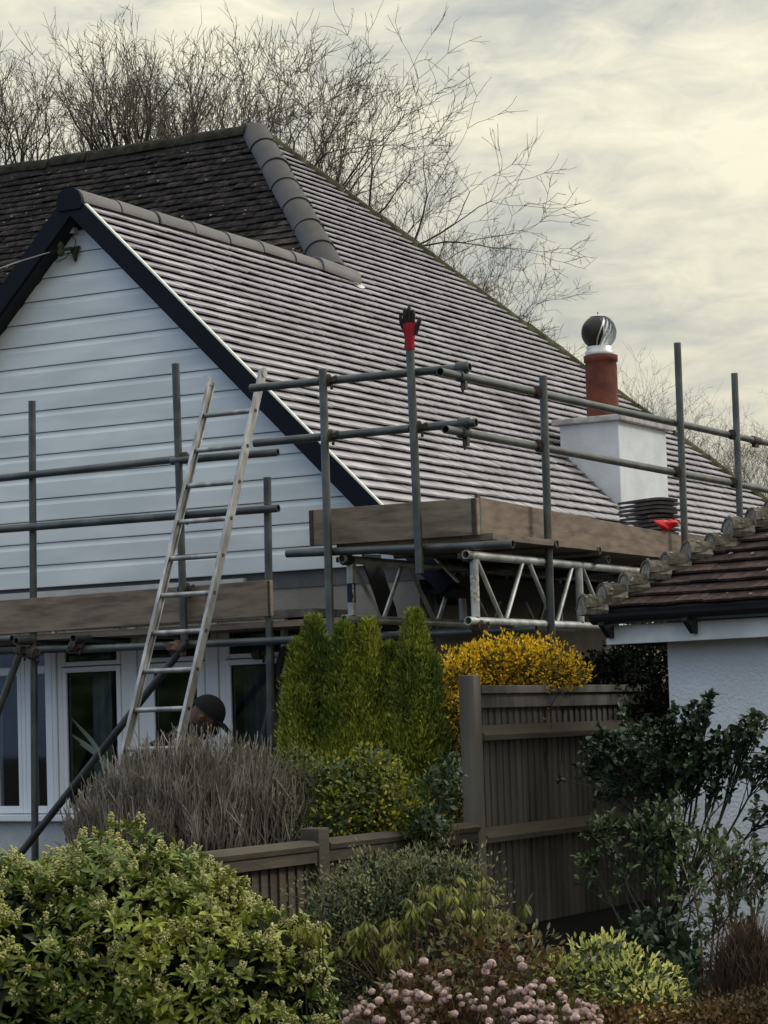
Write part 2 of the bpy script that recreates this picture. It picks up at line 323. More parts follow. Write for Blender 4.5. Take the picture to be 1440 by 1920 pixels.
def tile_slope(name, stuffname, O, A, Bd, N, courses, gauge, width, thick, lift, m, parent, inter, jit, invp, near=300, okf=None):
    """O origin, A across, Bd down-slope, N normal"""
    tiles = []
    for k_ in range(courses[0], courses[1]):
        b = k_*gauge
        for a0, a1 in inter(b-gauge*.5):
            n0 = math.floor((a0-(.5 if k_ % 2 else 0)*width)/width); a = (n0+(.5 if k_ % 2 else 0))*width
            while a < a1:
                l, r = max(a, a0), min(a+width, a1)
                if r-l > .02: tiles.append((b, (l+r)/2, r-l))
                a += width
    base, fcs = tile_unit(gauge, 1, gauge*1.35, thick, lift); base = np.array(base)
    Ra = np.array([A, -Bd, N])
    out_ = []
    for b, a, w in tiles:
        p = O+A*a+Bd*b
        jj = rnd.gauss(0, jit); jb = rnd.gauss(0, jit*.9); jr = rnd.gauss(0, jit*1.2)
        out_.append((p+N*(abs(jj)*.7)+Bd*jb, w, jr, (p-EYE).length if okf is None or okf(p) else 999))
    order = sorted(range(len(out_)), key=lambda i: out_[i][3])
    sel = set(order[:near])
    me = None; VV = []; TT = []; nv = 0; ff = np.array(fcs)
    mesh0 = MB(); mesh0.add([Vector(v) for v in base], fcs); me = mesh0.mesh(name, m)
    Rm = Matrix((( A.x, -Bd.x, N.x), (A.y, -Bd.y, N.y), (A.z, -Bd.z, N.z)))
    for i, (p, w, jr, d) in enumerate(out_):
        Rz = Matrix.Rotation(jr, 3, 'Z')
        if i in sel:
            o = bpy.data.objects.new(name, me); link(o, parent)
            o.matrix_parent_inverse = invp; sc = Matrix.Diagonal((w, 1, 1))
            o.matrix_basis = Matrix.Translation(p) @ (Rm @ Rz @ sc).to_4x4()
        else:
            R_ = np.array(Rm @ Rz @ Matrix.Diagonal((w, 1, 1)))
            VV.append(base @ R_.T+np.array(p)); TT.append(ff+nv); nv += 8
    if VV:
        o = link(bpy.data.objects.new(stuffname, npmesh(stuffname, np.vstack(VV), np.vstack(TT), m)), parent, kind='stuff'); o.matrix_parent_inverse = invp
    return out_
g = .1
def interR(b):
    z = RZ-b*st; 
    if z > AP.z-.05: return []
    y1 = AP.y+(AP.z-z)
    y0 = YG+.028 if b > .06 else AP.y-(AP.z-z)
    # chimney opening
    if 3.2+.02 < z < 3.70: return [(y0, 18.36), (19.40, y1)]
    return [(y0, y1)]
rrs = roof
tile_slope('roof_tile', 'far_roof_tiles', RO, Vector((0, 1, 0)), bR, nR, (-24, 40), g, .165, .014, .042, M['tile'], roof, interR, .0022, house_inv,
           near=300, okf=lambda p: p.z > 2.86)
OF = Vector((0, AP.y, AP.z)); bF = Vector((0, -ct, -st))
def interF(b):
    z = AP.z-b*st
    y = AP.y-b*ct
    xr = RX if z < RZ else RX-(z-RZ)*ct/st
    xr -= 0 if z > RZ else (RZ-z)
    if z > RZ: xr = AP.x+(AP.z-z)*ct/st
    return [(-15.6, xr)]
pF = tile_slope('old_roof_tile', 'far_old_roof_tiles', OF, Vector((1, 0, 0)), bF, nF, (1, 45), .1, .165, .013, .024, M['oldtile'], roof, interF, .006, house_inv, near=300,
                okf=lambda p: p.x < -9.9 and p.z > RZ-(RX-p.x)*1.0+.25 or p.z > 5.3)
# lichen specks standing on the old tiles
lm = MB()
for i in range(650):
    p, w, jr, d = rnd.choice(pF)
    if rnd.random() < .45 and p.x > -12.6: continue
    q = p+Vector((rnd.uniform(-.06, .06), 0, 0))-bF*rnd.uniform(.0, .07)+nF*.026
    a = rnd.uniform(0, 6.28); r_ = rnd.choice([.004, .006, .008, .013]); n_ = 6
    ring = [q+Vector((1, 0, 0))*math.cos(a+j)*r_*rnd.uniform(.6, 1.3)-bF*math.sin(a+j)*r_*rnd.uniform(.6, 1.2) for j in [2*math.pi*k_/n_ for k_ in range(n_)]]
    lm.add(ring+[v+nF*.003 for v in ring], [tuple(range(n_, 2*n_))]+[(j, (j+1) % n_, n_+(j+1) % n_, n_+j) for j in range(n_)])
hp(lm.build('lichen', M['lichen'], roof, kind='stuff'))
# ridge / hip tiles
def half_round(p, q, outn, r, arc=115, thick=.016, n=30, m=None, name='ridge_tile', parent=None, lipr=1.0, seat=.0):
    t = (q-p).normalized(); nn_ = (outn-t*outn.dot(t)).normalized(); s_ = t.cross(nn_)
    vs = []; rr = [(p, r*lipr), (q, r)]
    for P, R_ in rr:
        for rad_ in (R_, R_-thick):
            for j in range(n+1):
                a = rad(-arc+2*arc*j/n); a = a*.87
                vs.append(P+nn_*(rad_*math.cos(a)-seat)+s_*(rad_*math.sin(a)))
    k_ = n+1; fs = []
    for j in range(n):
        fs += [(j, j+1, 2*k_+j+1, 2*k_+j), (k_+j+1, k_+j, 3*k_+j, 3*k_+j+1), (j+1, j, k_+j, k_+j+1), (2*k_+j, 2*k_+j+1, 3*k_+j+1, 3*k_+j)]
    fs += [(0, 2*k_, 3*k_, k_), (n, k_+n, 3*k_+n, 2*k_+n)]
    b = MB(); b.add(vs, fs, False); 
    o = hp(b.build(name, m, parent)); return o
def ridge_run(p, q, L, outn, r, m, name, arc, seat, lip=1.08, gap=.012, jit=.003, thick=.016):
    t = (q-p); n_ = max(1, round(t.length/L)); 
    for i in range(n_):
        a = p+t*(i/n_); b = p+t*((i+1)/n_)-t.normalized()*gap
        j = Vector([rnd.gauss(0, jit) for _ in range(3)]); j2 = Vector([rnd.gauss(0, jit) for _ in range(3)])
        half_round(a+j, b+j2, outn, r, arc, thick, m=m, name=name, parent=roof, lipr=lip, seat=seat)
    mb = MB(); mb.tube([p-outn*seat*1.3, q-outn*seat*1.3], r*.86, 10); hp(mb.build('ridge_bedding', M['rust'], roof))
hipn = Vector((st, -st, 2*ct)).normalized()
rdY = Vector((0, 1, 0))
ridge_run(Vector((RX, YG+.016, RZ)), Vector((RX, jn.y-.28, RZ)), .45, Vector((0, 0, 1)), .100, M['ridge'], 'ridge_tile', 105, .045)
hipdir = (AP-jn).normalized()
ridge_run(jn-hipdir*.02, AP+hipdir*.05, .45, hipn, .130, M['hiptile'], 'hip_tile', 95, .052, thick=.018)
half_round(Vector((RX, jn.y-.30, RZ+.005)), Vector((RX+.09, jn.y+.14, RZ-.055)), Vector((.15, 0, 1)), .125, 100, .016, m=M['ridge'], name='junction_tile', parent=roof, lipr=.98, seat=.05)
# hip clip wires and the lead saddle at the foot of the hip
ld = MB(); q = Vector((RX+.10, jn.y+.14, RZ-.10))
ld.add([q+Vector(v) for v in ((-.06, -.14, .075), (.02, .10, .03), (.09, .05, -.035), (.10, -.03, -.052), (.03, -.16, .0), (0, 0, .06))], [(0, 4, 5), (4, 3, 5), (3, 2, 5), (2, 1, 5), (1, 0, 5)])
hp(ld.build('lead_saddle', M['trim'], roof))
fh = Vector((EX, yb, EZ)); hn2 = Vector((st, st, 2*ct)).normalized()
ridge_run(AP+(fh-AP).normalized()*.1, fh, .42, hn2, .085, M['oldhip'], 'old_hip_tile', 100, .03, lip=1.05, jit=.006)
ridge_run(Vector((-16.2, AP.y, AP.z)), AP+Vector((-.05, 0, 0)), .45, Vector((0, 0, 1)), .12, M['oldridge'], 'old_ridge_tile', 100, .05, lip=1.02, jit=.008)
cl = MB()
for i in range(1, 8):
    p = jn+(AP-jn)*(i/8)+hipn*.075+Vector((.02, 0, 0)); cl.tube([p+Vector((.03, .02, .0)), p+Vector((.055, .03, .012))], .006, 6)
hp(cl.build('hip_clips', M['galv'], roof))
# bargeboards and white verge trim
bb = MB(); D = .128
def verge(side):
    sx = side; b_ = Vector((ct*sx, 0, -st)); n_ = Vector((st*sx, 0, ct)); o_ = Vector((RX, YG, RZ))
    Lb = (RZ-EZ)/st+.1
    a = [o_, o_+b_*Lb, o_+b_*Lb-n_*D, o_-n_*D+b_*(-D*math.tan(math.pi/2-th)*-1)*1]
    a[3] = Vector((RX, YG, RZ-D/ct))
    mb = MB(); mb.prism([p+Vector((0, 0, .045)) for p in a], (0, .026, 0)); hp(mb.build('bargeboard', M['barge'], house))
    mb = MB(); mb.prism([p+Vector((0, .024, .0)) for p in (a[0]-n_*.02, a[1]-n_*.02, a[2]+n_*.03, Vector((RX, YG, RZ-D*.8/ct)))], (0, .17, 0)); hp(mb.build('soffit', M['black'], house))
    mb = MB(); q = o_+n_*.034; q2 = q+b_*(Lb)
    mb.prism([q+b_*.14, q2, q2+n_*.011, q+n_*.011+b_*.14], (0, .03, 0)); 
    if side > 0: hp(mb.build('verge_trim', M['trim'], house))
for s_ in (1, -1): verge(s_)
mb = MB(); mb.prism([Vector((RX+x, YG-.012, RZ+z)) for x, z in [(.106*math.sin(rad(a_)), -.045+.106*math.cos(rad(a_))) for a_ in range(-120, 121, 15)]], (0, .03, 0)); hp(mb.build('ridge_end_cap', M['barge'], house))
# gable wall with weatherboards
YW = 14.08; SB = 2.61; P_ = .154
gw = MB(); gw.prism([(2*RX-EX+.1, YW+.02, EZ), (EX-.1, YW+.02, EZ), (RX, YW+.02, RZ-.12)], (0, .1, 0)); gable = hp(gw.build('gable_wall', M['sidingback'], house))
k_ = 0; z = SB
while z < RZ-.25:
    prof = [(0, 0), (.000, .006), (0, .108), (-.0075, .123), (-.010, .133), (-.010, .1485), (-.014, P_-.004)]     # (inwards offset, height)
    prof = [(-.001 if i == 0 else a, b) for i, (a, b) in enumerate(prof)]
    vs = []
    for dy, dz in prof:
        zz = z+dz; hw = (RZ-.10-zz)*ct/st
        xl, xr = max(-12.9, RX-hw), RX+hw
        vs += [(xl, YW-dy-.02, zz), (xr, YW-dy-.02, zz)]
    n_ = len(prof); fs = [(2*i, 2*i+1, 2*i+3, 2*i+2) for i in range(n_-1)]
    vs += [(vs[0][0], YW+.015, z+.001), (vs[1][0], YW+.015, z+.001), (vs[-2][0], YW+.015, z+P_-.002), (vs[-1][0], YW+.015, z+P_-.002)]
    q = 2*n_; fs += [(1, 0, q, q+1), (2*n_-2, 2*n_-1, q+3, q+2)]
    mb = MB(); mb.add(vs, fs); hp(mb.build('siding_board', M['siding'], gable)); z += P_
# walls
wl = MB()
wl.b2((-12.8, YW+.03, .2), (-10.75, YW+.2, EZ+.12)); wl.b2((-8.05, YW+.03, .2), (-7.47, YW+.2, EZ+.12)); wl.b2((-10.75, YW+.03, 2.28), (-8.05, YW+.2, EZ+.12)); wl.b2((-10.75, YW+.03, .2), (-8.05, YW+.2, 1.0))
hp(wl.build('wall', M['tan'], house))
wl = MB(); wl.b2((-12.8, YW-.03, 2.30), (-8.75, YW+.028, 2.58)); hp(wl.build('fascia_band', M['render'], house))
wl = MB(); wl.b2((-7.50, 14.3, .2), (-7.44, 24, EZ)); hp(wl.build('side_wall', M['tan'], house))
wl = MB(); wl.b2((-18, fl+.35, .2), (-12.8, fl+.5, EZ)); wl.b2((-18, yb-.4, .2), (EX-.4, yb-.3, EZ)); hp(wl.build('rear_wall', M['render'], house))
wl = MB(); wl.b2((EX-.34, YW+.1, EZ-.09), (EX+.02, yb, EZ-.06)); wl.b2((EX-.02, YG+.1, EZ-.13), (EX+.012, yb, EZ+.01)); hp(wl.build('eaves_board', M['black'], house))
# black arched opening in the porch wall
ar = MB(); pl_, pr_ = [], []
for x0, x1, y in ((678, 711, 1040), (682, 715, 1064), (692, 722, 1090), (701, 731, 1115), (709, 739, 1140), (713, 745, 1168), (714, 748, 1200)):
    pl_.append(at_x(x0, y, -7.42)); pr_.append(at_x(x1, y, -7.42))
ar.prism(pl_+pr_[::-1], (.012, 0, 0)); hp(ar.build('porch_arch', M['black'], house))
pw = MB(); a = at_x(820, 1085, -7.43); b = at_x(856, 1135, -7.43); pw.b2((-7.44, a.y, b.z), (-7.425, b.y, a.z)); hp(pw.build('porch_niche', M['black'], house))
# ------------------------------------------------------------------ bay window
BY = 13.6
def X_(px, py=1380): return at_y(px, py, BY).x
bay = hp(bpy.data.objects.new('bay_window', None)); link(bay, house); bay.matrix_parent_inverse = house_inv
def bayp(b, name, m):
    o = b.build(name, m, bay); o.matrix_parent_inverse = house_inv; return o
ZS, ZT, ZL = 1.07, 2.28, 2.035
CX, CY = X_(104), BY                        # bay corner
LX, LY = CX-.66, BY+.15                     # end of the angled facet
dl = Vector((LX-CX, LY-CY, 0)).normalized(); dn = Vector((dl.y, -dl.x, 0)); dn = dn if dn.y < 0 else -dn
b = MB(); b.prism([(CX, CY+.0, .2), (LX, LY, .2), (LX-.6, YW, .2), (-8.0, YW, .2), (-8.0, CY, .2)], (0, 0, ZS-.05-.2)); bayp(b, 'bay_base', M['render'])
b = MB(); b.prism([(CX+.0, CY-.06, ZS-.05), (LX-.03, LY-.06, ZS-.05), (LX-.6, YW, ZS-.05), (-8.0, YW, ZS-.05), (-8.0, CY-.06, ZS-.05)], (0, 0, .045)); bevel(bayp(b, 'window_sill', M['upvc']), .006)
b = MB(); b.prism([(CX, CY-.03, ZT), (LX-.03, LY-.03, ZT), (LX-.6, YW, ZT), (-7.95, YW, ZT), (-7.95, CY-.03, ZT)], (0, 0, .05)); bayp(b, 'bay_roof', M['lead'])
def bar(name, x0, x1, z0, z1, y0=BY, d=.06, proud=0):
    b = MB(); b.b2((x0, y0-proud, z0), (x1, y0+d, z1)); return bevel(bayp(b, name, M['upvc']), .005)
def window(x0, x1, z0, z1, fwid=.05):
    """one framed light on the front of the bay: outer frame as four mitred pieces joined, pane as sub-part"""
    b = MB(); y0, y1 = BY-.012, BY+.045
    b.b2((x0, y0, z0), (x0+fwid, y1, z1)); b.b2((x1-fwid, y0, z0), (x1, y1, z1)); b.b2((x0+fwid, y0, z0), (x1-fwid, y1, z0+fwid)); b.b2((x0+fwid, y0, z1-fwid), (x1-fwid, y1, z1))
    bevel(bayp(b, 'window_frame', M['upvc']), .006)
    b = MB(); b.b2((x0+fwid-.004, BY+.012, z0+fwid-.004), (x1-fwid+.004, BY+.018, z1-fwid+.004)); bayp(b, 'pane', M['glass'])
    b = MB(); t_ = .007
    for a_, c_ in (((x0+fwid, z0+fwid), (x1-fwid, z0+fwid+t_)), ((x0+fwid, z1-fwid-t_), (x1-fwid, z1-fwid)), ((x0+fwid, z0+fwid+t_), (x0+fwid+t_, z1-fwid-t_)), ((x1-fwid-t_, z0+fwid+t_), (x1-fwid, z1-fwid-t_))):
        b.b2((a_[0], BY+.002, a_[1]), (c_[0], BY+.011, c_[1]))
    bayp(b, 'glazing_gasket', M['black'])
xa, xb_, xc, xd, xe, xf = X_(120), X_(230), X_(278), X_(388), X_(428), X_(540)
bar('corner_post', CX-.005, CX+.028, ZS, ZT, proud=.02); bar('corner_post', CX+.030, xa-.002, ZS, ZT, proud=.008)
for (l_, r_) in ((xa, xb_), (xc, xd), (xe, xf)):
    window(l_, r_, ZS, ZL-.003, .036 if l_ != xc else .062); window(l_, r_, ZL+.003, ZT, .03)
for x0, x1 in ((xb_, xc), (xd, xe)):
    w = (x1-x0)/3
    for i in range(3): bar('mullion', x0+w*i+.001, x0+w*(i+1)-.001, ZS, ZT, proud=(.004, .018, .006)[i])
# angled facet
Ra = Matrix((( -dl.x, -dn.x, 0), (-dl.y, -dn.y, 0), (0, 0, 1)))     # local x to the right, y inwards
def facet(name, m, s0, s1, z0, z1, y0=-.0, y1=.05):
    b = MB(); c_ = Vector((CX, CY, 0))+dl*((s0+s1)/2)-dn*((y0+y1)/2); c_.z = (z0+z1)/2
    b.box(c_, (abs(s1-s0), y1-y0, z1-z0), Ra); o = bayp(b, name, m)
    if m is M['upvc']: bevel(o, .005)
for s0, s1 in ((.004, .028), (.031, .098), (.232, .300), (.303, .345), (.348, .385), (.60, .66)): facet('window_frame', M['upvc'], s0, s1, ZS, ZT)
for s0, s1 in ((.099, .231), (.386, .599)):
    for z0, z1 in ((ZS, ZS+.05), (ZL-.035, ZL+.02), (ZT-.04, ZT)): facet('window_frame', M['upvc'], s0, s1, z0, z1)
    facet('pane', M['glass'], s0, s1, ZS+.05, ZL-.035, .02, .026); facet('pane', M['glass'], s0, s1, ZL+.02, ZT-.04, .02, .026)
    b = MB(); 
# room behind the bay
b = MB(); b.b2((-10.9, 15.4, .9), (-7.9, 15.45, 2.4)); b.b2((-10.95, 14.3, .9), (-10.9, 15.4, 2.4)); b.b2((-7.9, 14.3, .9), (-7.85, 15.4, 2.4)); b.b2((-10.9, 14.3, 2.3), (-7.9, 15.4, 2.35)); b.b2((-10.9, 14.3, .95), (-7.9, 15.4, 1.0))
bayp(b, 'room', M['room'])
def curtain(x0, x1, y, label, m, z0=1.1, z1=2.27, group=None):
    n_ = int((x1-x0)/.012); vs = []
    for i in range(n_+1):
        x = x0+(x1-x0)*i/n_; yy = y+.018*math.sin(x*95)+.008*math.sin(x*41+1)
        vs += [(x, yy, z0), (x, yy, z1)]
    MB().add(vs, [(2*i, 2*i+2, 2*i+3, 2*i+1) for i in range(n_)], True).build('curtain', m, None, label=label, cat='curtain')
curtain(xe+.02, xf-.03, BY+.16, 'dark blue curtain hanging in the window beside the tall green conifers', M['curtain'])
curtain(xa+.12, xa+.27, BY+.15, 'grey net curtain hanging behind the large pane left of the ladder', M['net'])
curtain(xb_-.14, xb_-.02, BY+.17, 'dark curtain drawn to the right edge of the pane left of the ladder', M['curtain'])
curtain(CX-.5, CX-.24, BY+.36, 'dark curtain behind the narrow angled window at the far left', M['curtain'])
orn = MB()
c0 = at_y(212, 1450, BY+.09)
for px, py in ((130, 1342), (127, 1372), (150, 1395)):
    q = at_y(px, py, BY+.06); mid = (c0+q)/2+Vector((0, 0, .03)); w_ = .013
    s2 = (q-c0).cross(Vector((0, 1, 0))).normalized()
    pts = [c0, (c0+mid)/2, mid, (mid+q)/2, q]; ws = [.012, .02, .016, .011, .003]; vs = []
    for p, w_ in zip(pts, ws): vs += [p+s2*w_, p-Vector((0, .008, 0)), p-s2*w_]
    orn.add(vs, [(3*i+j, 3*i+j+1, 3*i+4+j, 3*i+3+j) for i in range(4) for j in (0, 1)], True)
orn.tube([c0+Vector((.02, 0, -.2)), c0+Vector((0, 0, .01))], [.045, .014], 10)
orn.build('dried_leaves', M['ornament'], None, label='pale strap-shaped dried leaves leaning behind the glass, left of the ladder', cat='ornament')
# ------------------------------------------------------------------ chimney
ch = MB(); cx0, cx1, cy0, cy1 = -8.40, -7.885, 18.38, 19.38
ch.b2((cx0, cy0, 2.9), (cx1, cy1, 3.945)); chim = hp(ch.build('chimney_stack', M['paint'], house)); bevel(chim, .008)
b = MB(); b.b2((cx0-.05, cy0-.05, 3.945), (cx1+.05, cy1+.05, 3.992)); bevel(hp(b.build('chimney_cap', M['capst'], chim)), .008)
pc = Vector((-8.15, 18.76, 3.99))
pc = at_y(1131, 790, 18.78); pc.z = 3.985
b = MB(); b.lathe(pc, [(.155, 0), (.15, .03), (.132, .05), (.130, .45), (.128, .50), (.140, .505), (.140, .555), (.118, .56), (.11, .5)], 28); hp(b.build('chimney_pot', M['terra'], chim))
cw = pc+Vector((-.01, 0, .56)); R0 = .148
b = MB(); b.lathe(cw, [(.10, -.02), (.118, .0), (.118, .03), (.10, .045), (.108, .07), (.07, .075)], 24); hp(b.build('cowl_collar', M['steel'], chim))
cs = cw+Vector((0, 0, .075+R0*.78))
face = (-rt*.86-fw*.50).normalized(); face.z = 0; face.normalize()
van = MB()
for i in range(22):
    vs = []; n_ = 12
    for j in range(n_+1):
        la = rad(-62+128*j/n_); tw = .9*(j/n_)**1.3
        for w_ in (0, .21):
            a = 2*math.pi*i/22+tw+w_; rr = R0*(1.0 if w_ == 0 else .90)
            vs.append(cs+Vector((rr*math.cos(la)*math.cos(a), rr*math.cos(la)*math.sin(a), rr*math.sin(la))))
    mid = sum(vs, Vector())/len(vs)-cs
    if mid.normalized().dot(face) > .42: continue
    van.add(vs, [(2*j, 2*j+1, 2*j+3, 2*j+2) for j in range(n_)], True)
van.lathe(cs, [(.001, R0*1.02), (R0*.3, R0*.97), (R0*.45, R0*.88)], 20)
hp(van.build('cowl_vane', M['steel'], chim))
b = MB(); n_ = 18; vs = []
fx = face; fy = Vector((0, 0, 1)).cross(fx)
for i in range(n_//2+1):
    a = rad(71)*i/(n_//2)
    for j in range(24):
        t_ = 2*math.pi*j/24; vs.append(cs+(fx*math.cos(a)+(fy*math.cos(t_)+Vector((0, 0, 1))*math.sin(t_))*math.sin(a))*R0*.96)
b.add(vs, [(i*24+j, i*24+(j+1) % 24, (i+1)*24+(j+1) % 24, (i+1)*24+j) for i in range(n_//2) for j in range(24)], True)
b.tube([cs+Vector((0, 0, R0*.7)), cs+Vector((0, 0, R0*1.15))], .005, 6)
hp(b.build('cowl_hood', M['cowlin'], chim))
b = MB()          # flashing beside and below the stack
for i in range(9):
    z0 = 3.78-.07*i; p = Vector((RX+(RZ-z0)*ct/st, cy0-.035, z0+.028)); b.box(p, (.115, .075, .012), Matrix.Rotation(th, 3, 'Y'))
b.box(Vector((cx1+.06, (cy0+cy1)/2, zr(cx1+.06)+.035)), (.20, cy1-cy0+.1, .012), Matrix.Rotation(th, 3, 'Y'))
hp(b.build('flashing', M['lead'], chim))
# bracket, box and cable at the gable top
b = MB(); q = at_y(134, 428, YW-.05); b.box(q, (.07, .05, .075)); hp(bevel(b.build('junction_box', M['pbox'], house), .004))
b = MB(); q = at_y(137, 470, YW-.06)
b.add([q+Vector(v) for v in ((-.035, -.0, .022), (.045, 0, .03), (.02, 0, -.01), (.006, 0, -.075), (-.012, 0, -.02), (-.035, .03, .022), (.045, .03, .03), (.02, .03, -.01), (.006, .03, -.075), (-.012, .03, -.02))],
      [(0, 4, 3, 2, 1), (5, 6, 7, 8, 9), (0, 1, 6, 5), (1, 2, 7, 6), (2, 3, 8, 7), (3, 4, 9, 8), (4, 0, 5, 9)])
b.tube([q+Vector((.0, -.01, .015)), q+Vector((-.04, -.07, .0))], .012, 8); b.lathe(q+Vector((-.045, -.08, -.045)), [(.012, 0), (.024, .015), (.024, .035), (.014, .05), (.022, .06), (.022, .075), (.010, .10)], 12)
hp(b.build('cable_bracket', M['moss'], house))
ins = q+Vector((-.05, -.085, 0))
b = MB()
b.tube([ins+Vector((-.0, 0, .045)), ins+Vector((-.04, 0, .042)), ins+Vector((-.045, 0, .03)), ins+Vector((-.0, 0, .03))], .0028, 6)
b.tube([ins, ins+Vector((-.08, -.01, -.002)), ins+Vector((-.1, -.01, -.012)), ins+Vector((-.08, -.01, -.02)), ins+Vector((0, 0, -.012))], .003, 6)
b.tube([at_y(133, 442, YW-.06), at_y(142, 450, YW-.06), at_y(141, 460, YW-.06), at_y(137, 466, YW-.07)], .003, 6)
hp(b.build('cable_loop', M['cable'], house))
b = MB(); pa = ins+Vector((-.08, -.01, -.01)); pb = at_y(40, 489, YW-.35); far = pb+(pb-pa)*30+Vector((0, 0, -1.0))
b.tube([pa, pb], .004, 6); b.tube([pb, pb+(pb-pa)*10+Vector((0, 0, -.1)), far], .005, 6)
b.build('overhead_cable', M['cableg'], None, label='thin grey overhead cable running left from the bracket at the gable top', cat='cable')
bb_ = MB(); bb_.tube([pa+Vector((.01, 0, 0)), at_y(98, 488, YW-.1), at_y(110, 491, YW-.1), at_y(124, 483, YW-.09), at_y(130, 474, YW-.08)], .003, 6); hp(bb_.build('cable_loop', M['cable'], house))
# ------------------------------------------------------------------ scaffolding
TR = .0242
def scaf(name, label, loc):
    o = thing(name, label, 'scaffolding', loc); return o, Matrix.Translation(loc).inverted()
SR, SRi = scaf('scaffold', 'upper grey tube scaffold lift with toe boards wrapping round the right corner of the roof', (-6.5, 13, .4))
SL, SLi = scaf('scaffold', 'lower grey tube scaffold lift with toe board before the white gable wall', (-9, 13.2, .4))
def part(b, name, m, par, inv):
    o = b.build(name, m, par); o.matrix_parent_inverse = inv; return o
def tube(p, q, name, par, inv, m=None, r=TR):
    b = MB(); b.tube([p, q], r, 20, wall=.004); return part(b, name, m or M['galv'], par, inv)
def coupler(p, par, inv, tilt=0, ax='X'):
    b = MB(); R_ = Matrix.Rotation(tilt, 3, 'Y')
    z = Vector((0, 0, 1)); a = Vector((1, 0, 0)) if ax == 'X' else Vector((0, 1, 0)); c_ = z.cross(a)
    b.tube([p-z*.022, p+z*.022], .034, 14); b.tube([p+c_*.0-a*.026, p+a*.026], .037, 12)
    b.box(p+a*.045, (.05, .03, .026)); b.tube([p+a*.04-c_*.0+z*-.03, p+a*.05-z*.055-c_*.02], .009, 8); b.tube([p-a*.045, p-a*.02], .016, 8)
    b.box(p+c_*.045, (.03, .03, .03)); b.tube([p+a*.055+z*.012, p+a*.075+z*.016], .010, 6)
    return part(b, 'coupler', M['rust'], par, inv)
YF, XR = 12.62, -6.36
def stand(x0, y0, x1, y1, plane, val, par, inv, ground=False, off=.05, m=None):
    f_ = at_y if plane == 'y' else at_x
    a, b = f_(x0, y0, val), f_(x1, y1, val)
    if ground: b = a+(b-a)*((a.z-.42)/(a.z-b.z))
    return a, b, tube(a, b, 'standard', par, inv, m)
YS = YF-.052; XS = XR+.052
s1 = stand(605, 692, 620, 1200, 'y', YS, SR, SRi, True); s2 = stand(768, 640, 787, 1075, 'y', YS, SR, SRi)
s3 = stand(1018, 705, 1034, 1200, 'x', XS, SR, SRi, True); s4 = stand(1270, 643, 1285, 1040, 'x', XS, SR, SRi, True); s5 = stand(1377, 700, 1388, 985, 'x', XS, SR, SRi, True)
def along(line, z):   # point on a tube axis at a height
    a, b = line[0], line[1]; t_ = (a.z-z)/(a.z-b.z); return a+(b-a)*t_
g1 = at_y(470, 728, YF), at_y(881, 688, YF); g2 = at_y(477, 831, YF), at_y(893, 792, YF)
tube(*g1, 'guard_rail', SR, SRi); tube(*g2, 'guard_rail', SR, SRi)
h1 = at_x(825, 697, XR), at_x(1416, 826, XR); h2 = at_x(835, 805, XR), at_x(1455, 922, XR)
tube(*h1, 'guard_rail', SR, SRi); tube(*h2, 'guard_rail', SR, SRi); tube(h1[1]+Vector((0, .01, 0)), at_x(1500, 842, XR), 'guard_rail', SR, SRi)
b = MB(); b.tube([h1[1]-Vector((0, .07, 0)), h1[1]+Vector((0, .07, 0))], .031, 12); b.box(h1[1]+Vector((0, 0, -.035)), (.03, .08, .03)); part(b, 'coupler', M['rust'], SR, SRi)
for l_, gg in ((s1, g1), (s1, g2), (s2, g2)):
    zz = gg[0].z+(gg[1].z-gg[0].z)*.4; p = along(l_, zz); coupler(p+Vector((0, .03, 0)), SR, SRi)
for l_, hh in ((s3, h1), (s3, h2), (s4, h2), (s5, h1), (s5, h2)):
    p = along(l_, hh[0].z+(hh[1].z-hh[0].z)*((l_[0].y-hh[0].y)/(hh[1].y-hh[0].y))); coupler(p+Vector((-.03, 0, 0)), SR, SRi, ax='Y')
for gg, hh in ((g1, h1), (g2, h2)):       # corner where the front rail meets the side rail
    p = Vector((XR, YF+.0, (gg[1].z+hh[0].z)/2)); b = MB()
    b.tube([Vector((XR, YF-.05, hh[0].z)), Vector((XR, YF+.03, hh[0].z))], .034, 12); b.tube([Vector((XR-.03, YF, gg[1].z)), Vector((XR+.035, YF, gg[1].z))], .034, 12)
    b.box(Vector((XR+.01, YF+.0, hh[0].z-.05)), (.03, .03, .05)); b.tube([Vector((XR+.01, YF-.02, hh[0].z-.05)), Vector((XR+.01, YF-.02, hh[0].z-.10))], [.012, .006], 8); part(b, 'coupler', M['galvdark'], SR, SRi)
def toeboard(p, q, h, m, par, inv, th_=.036, side=Vector((0, 1, 0))):
    b = MB(); u_ = (q-p).normalized(); b.prism([p, q, q+Vector((0, 0, h)), p+Vector((0, 0, h))], side*th_); o = part(b, 'toe_board', m, par, inv); bevel(o, .004); return o
ta = at_y(582, 1024, YF+.03); tb = at_y(896, 1003, YF+.03); toeboard(ta, tb, .212, M['board'], SR, SRi)
for p_ in (ta+Vector((.012, -.003, .0)), tb-Vector((.02, .003, 0))):
    b = MB(); b.b2((p_.x-.012, YF+.022, p_.z+.005), (p_.x+.012, YF+.03-.0005, p_.z+.208)); part(b, 'board_band', M['rust'], SR, SRi)
tc_ = at_x(903, 1001, XR-.03); td = at_x(1287, 1063, XR-.03); toeboard(tc_, td, .212, M['boardy'], SR, SRi, side=Vector((-1, 0, 0)))
b = MB(); b.b2((XR-.05, tc_.y-.035, tc_.z-.01), (XR-.028, tc_.y-.004, tc_.z+.222)); part(b, 'board_band', M['galvdark'], SR, SRi)
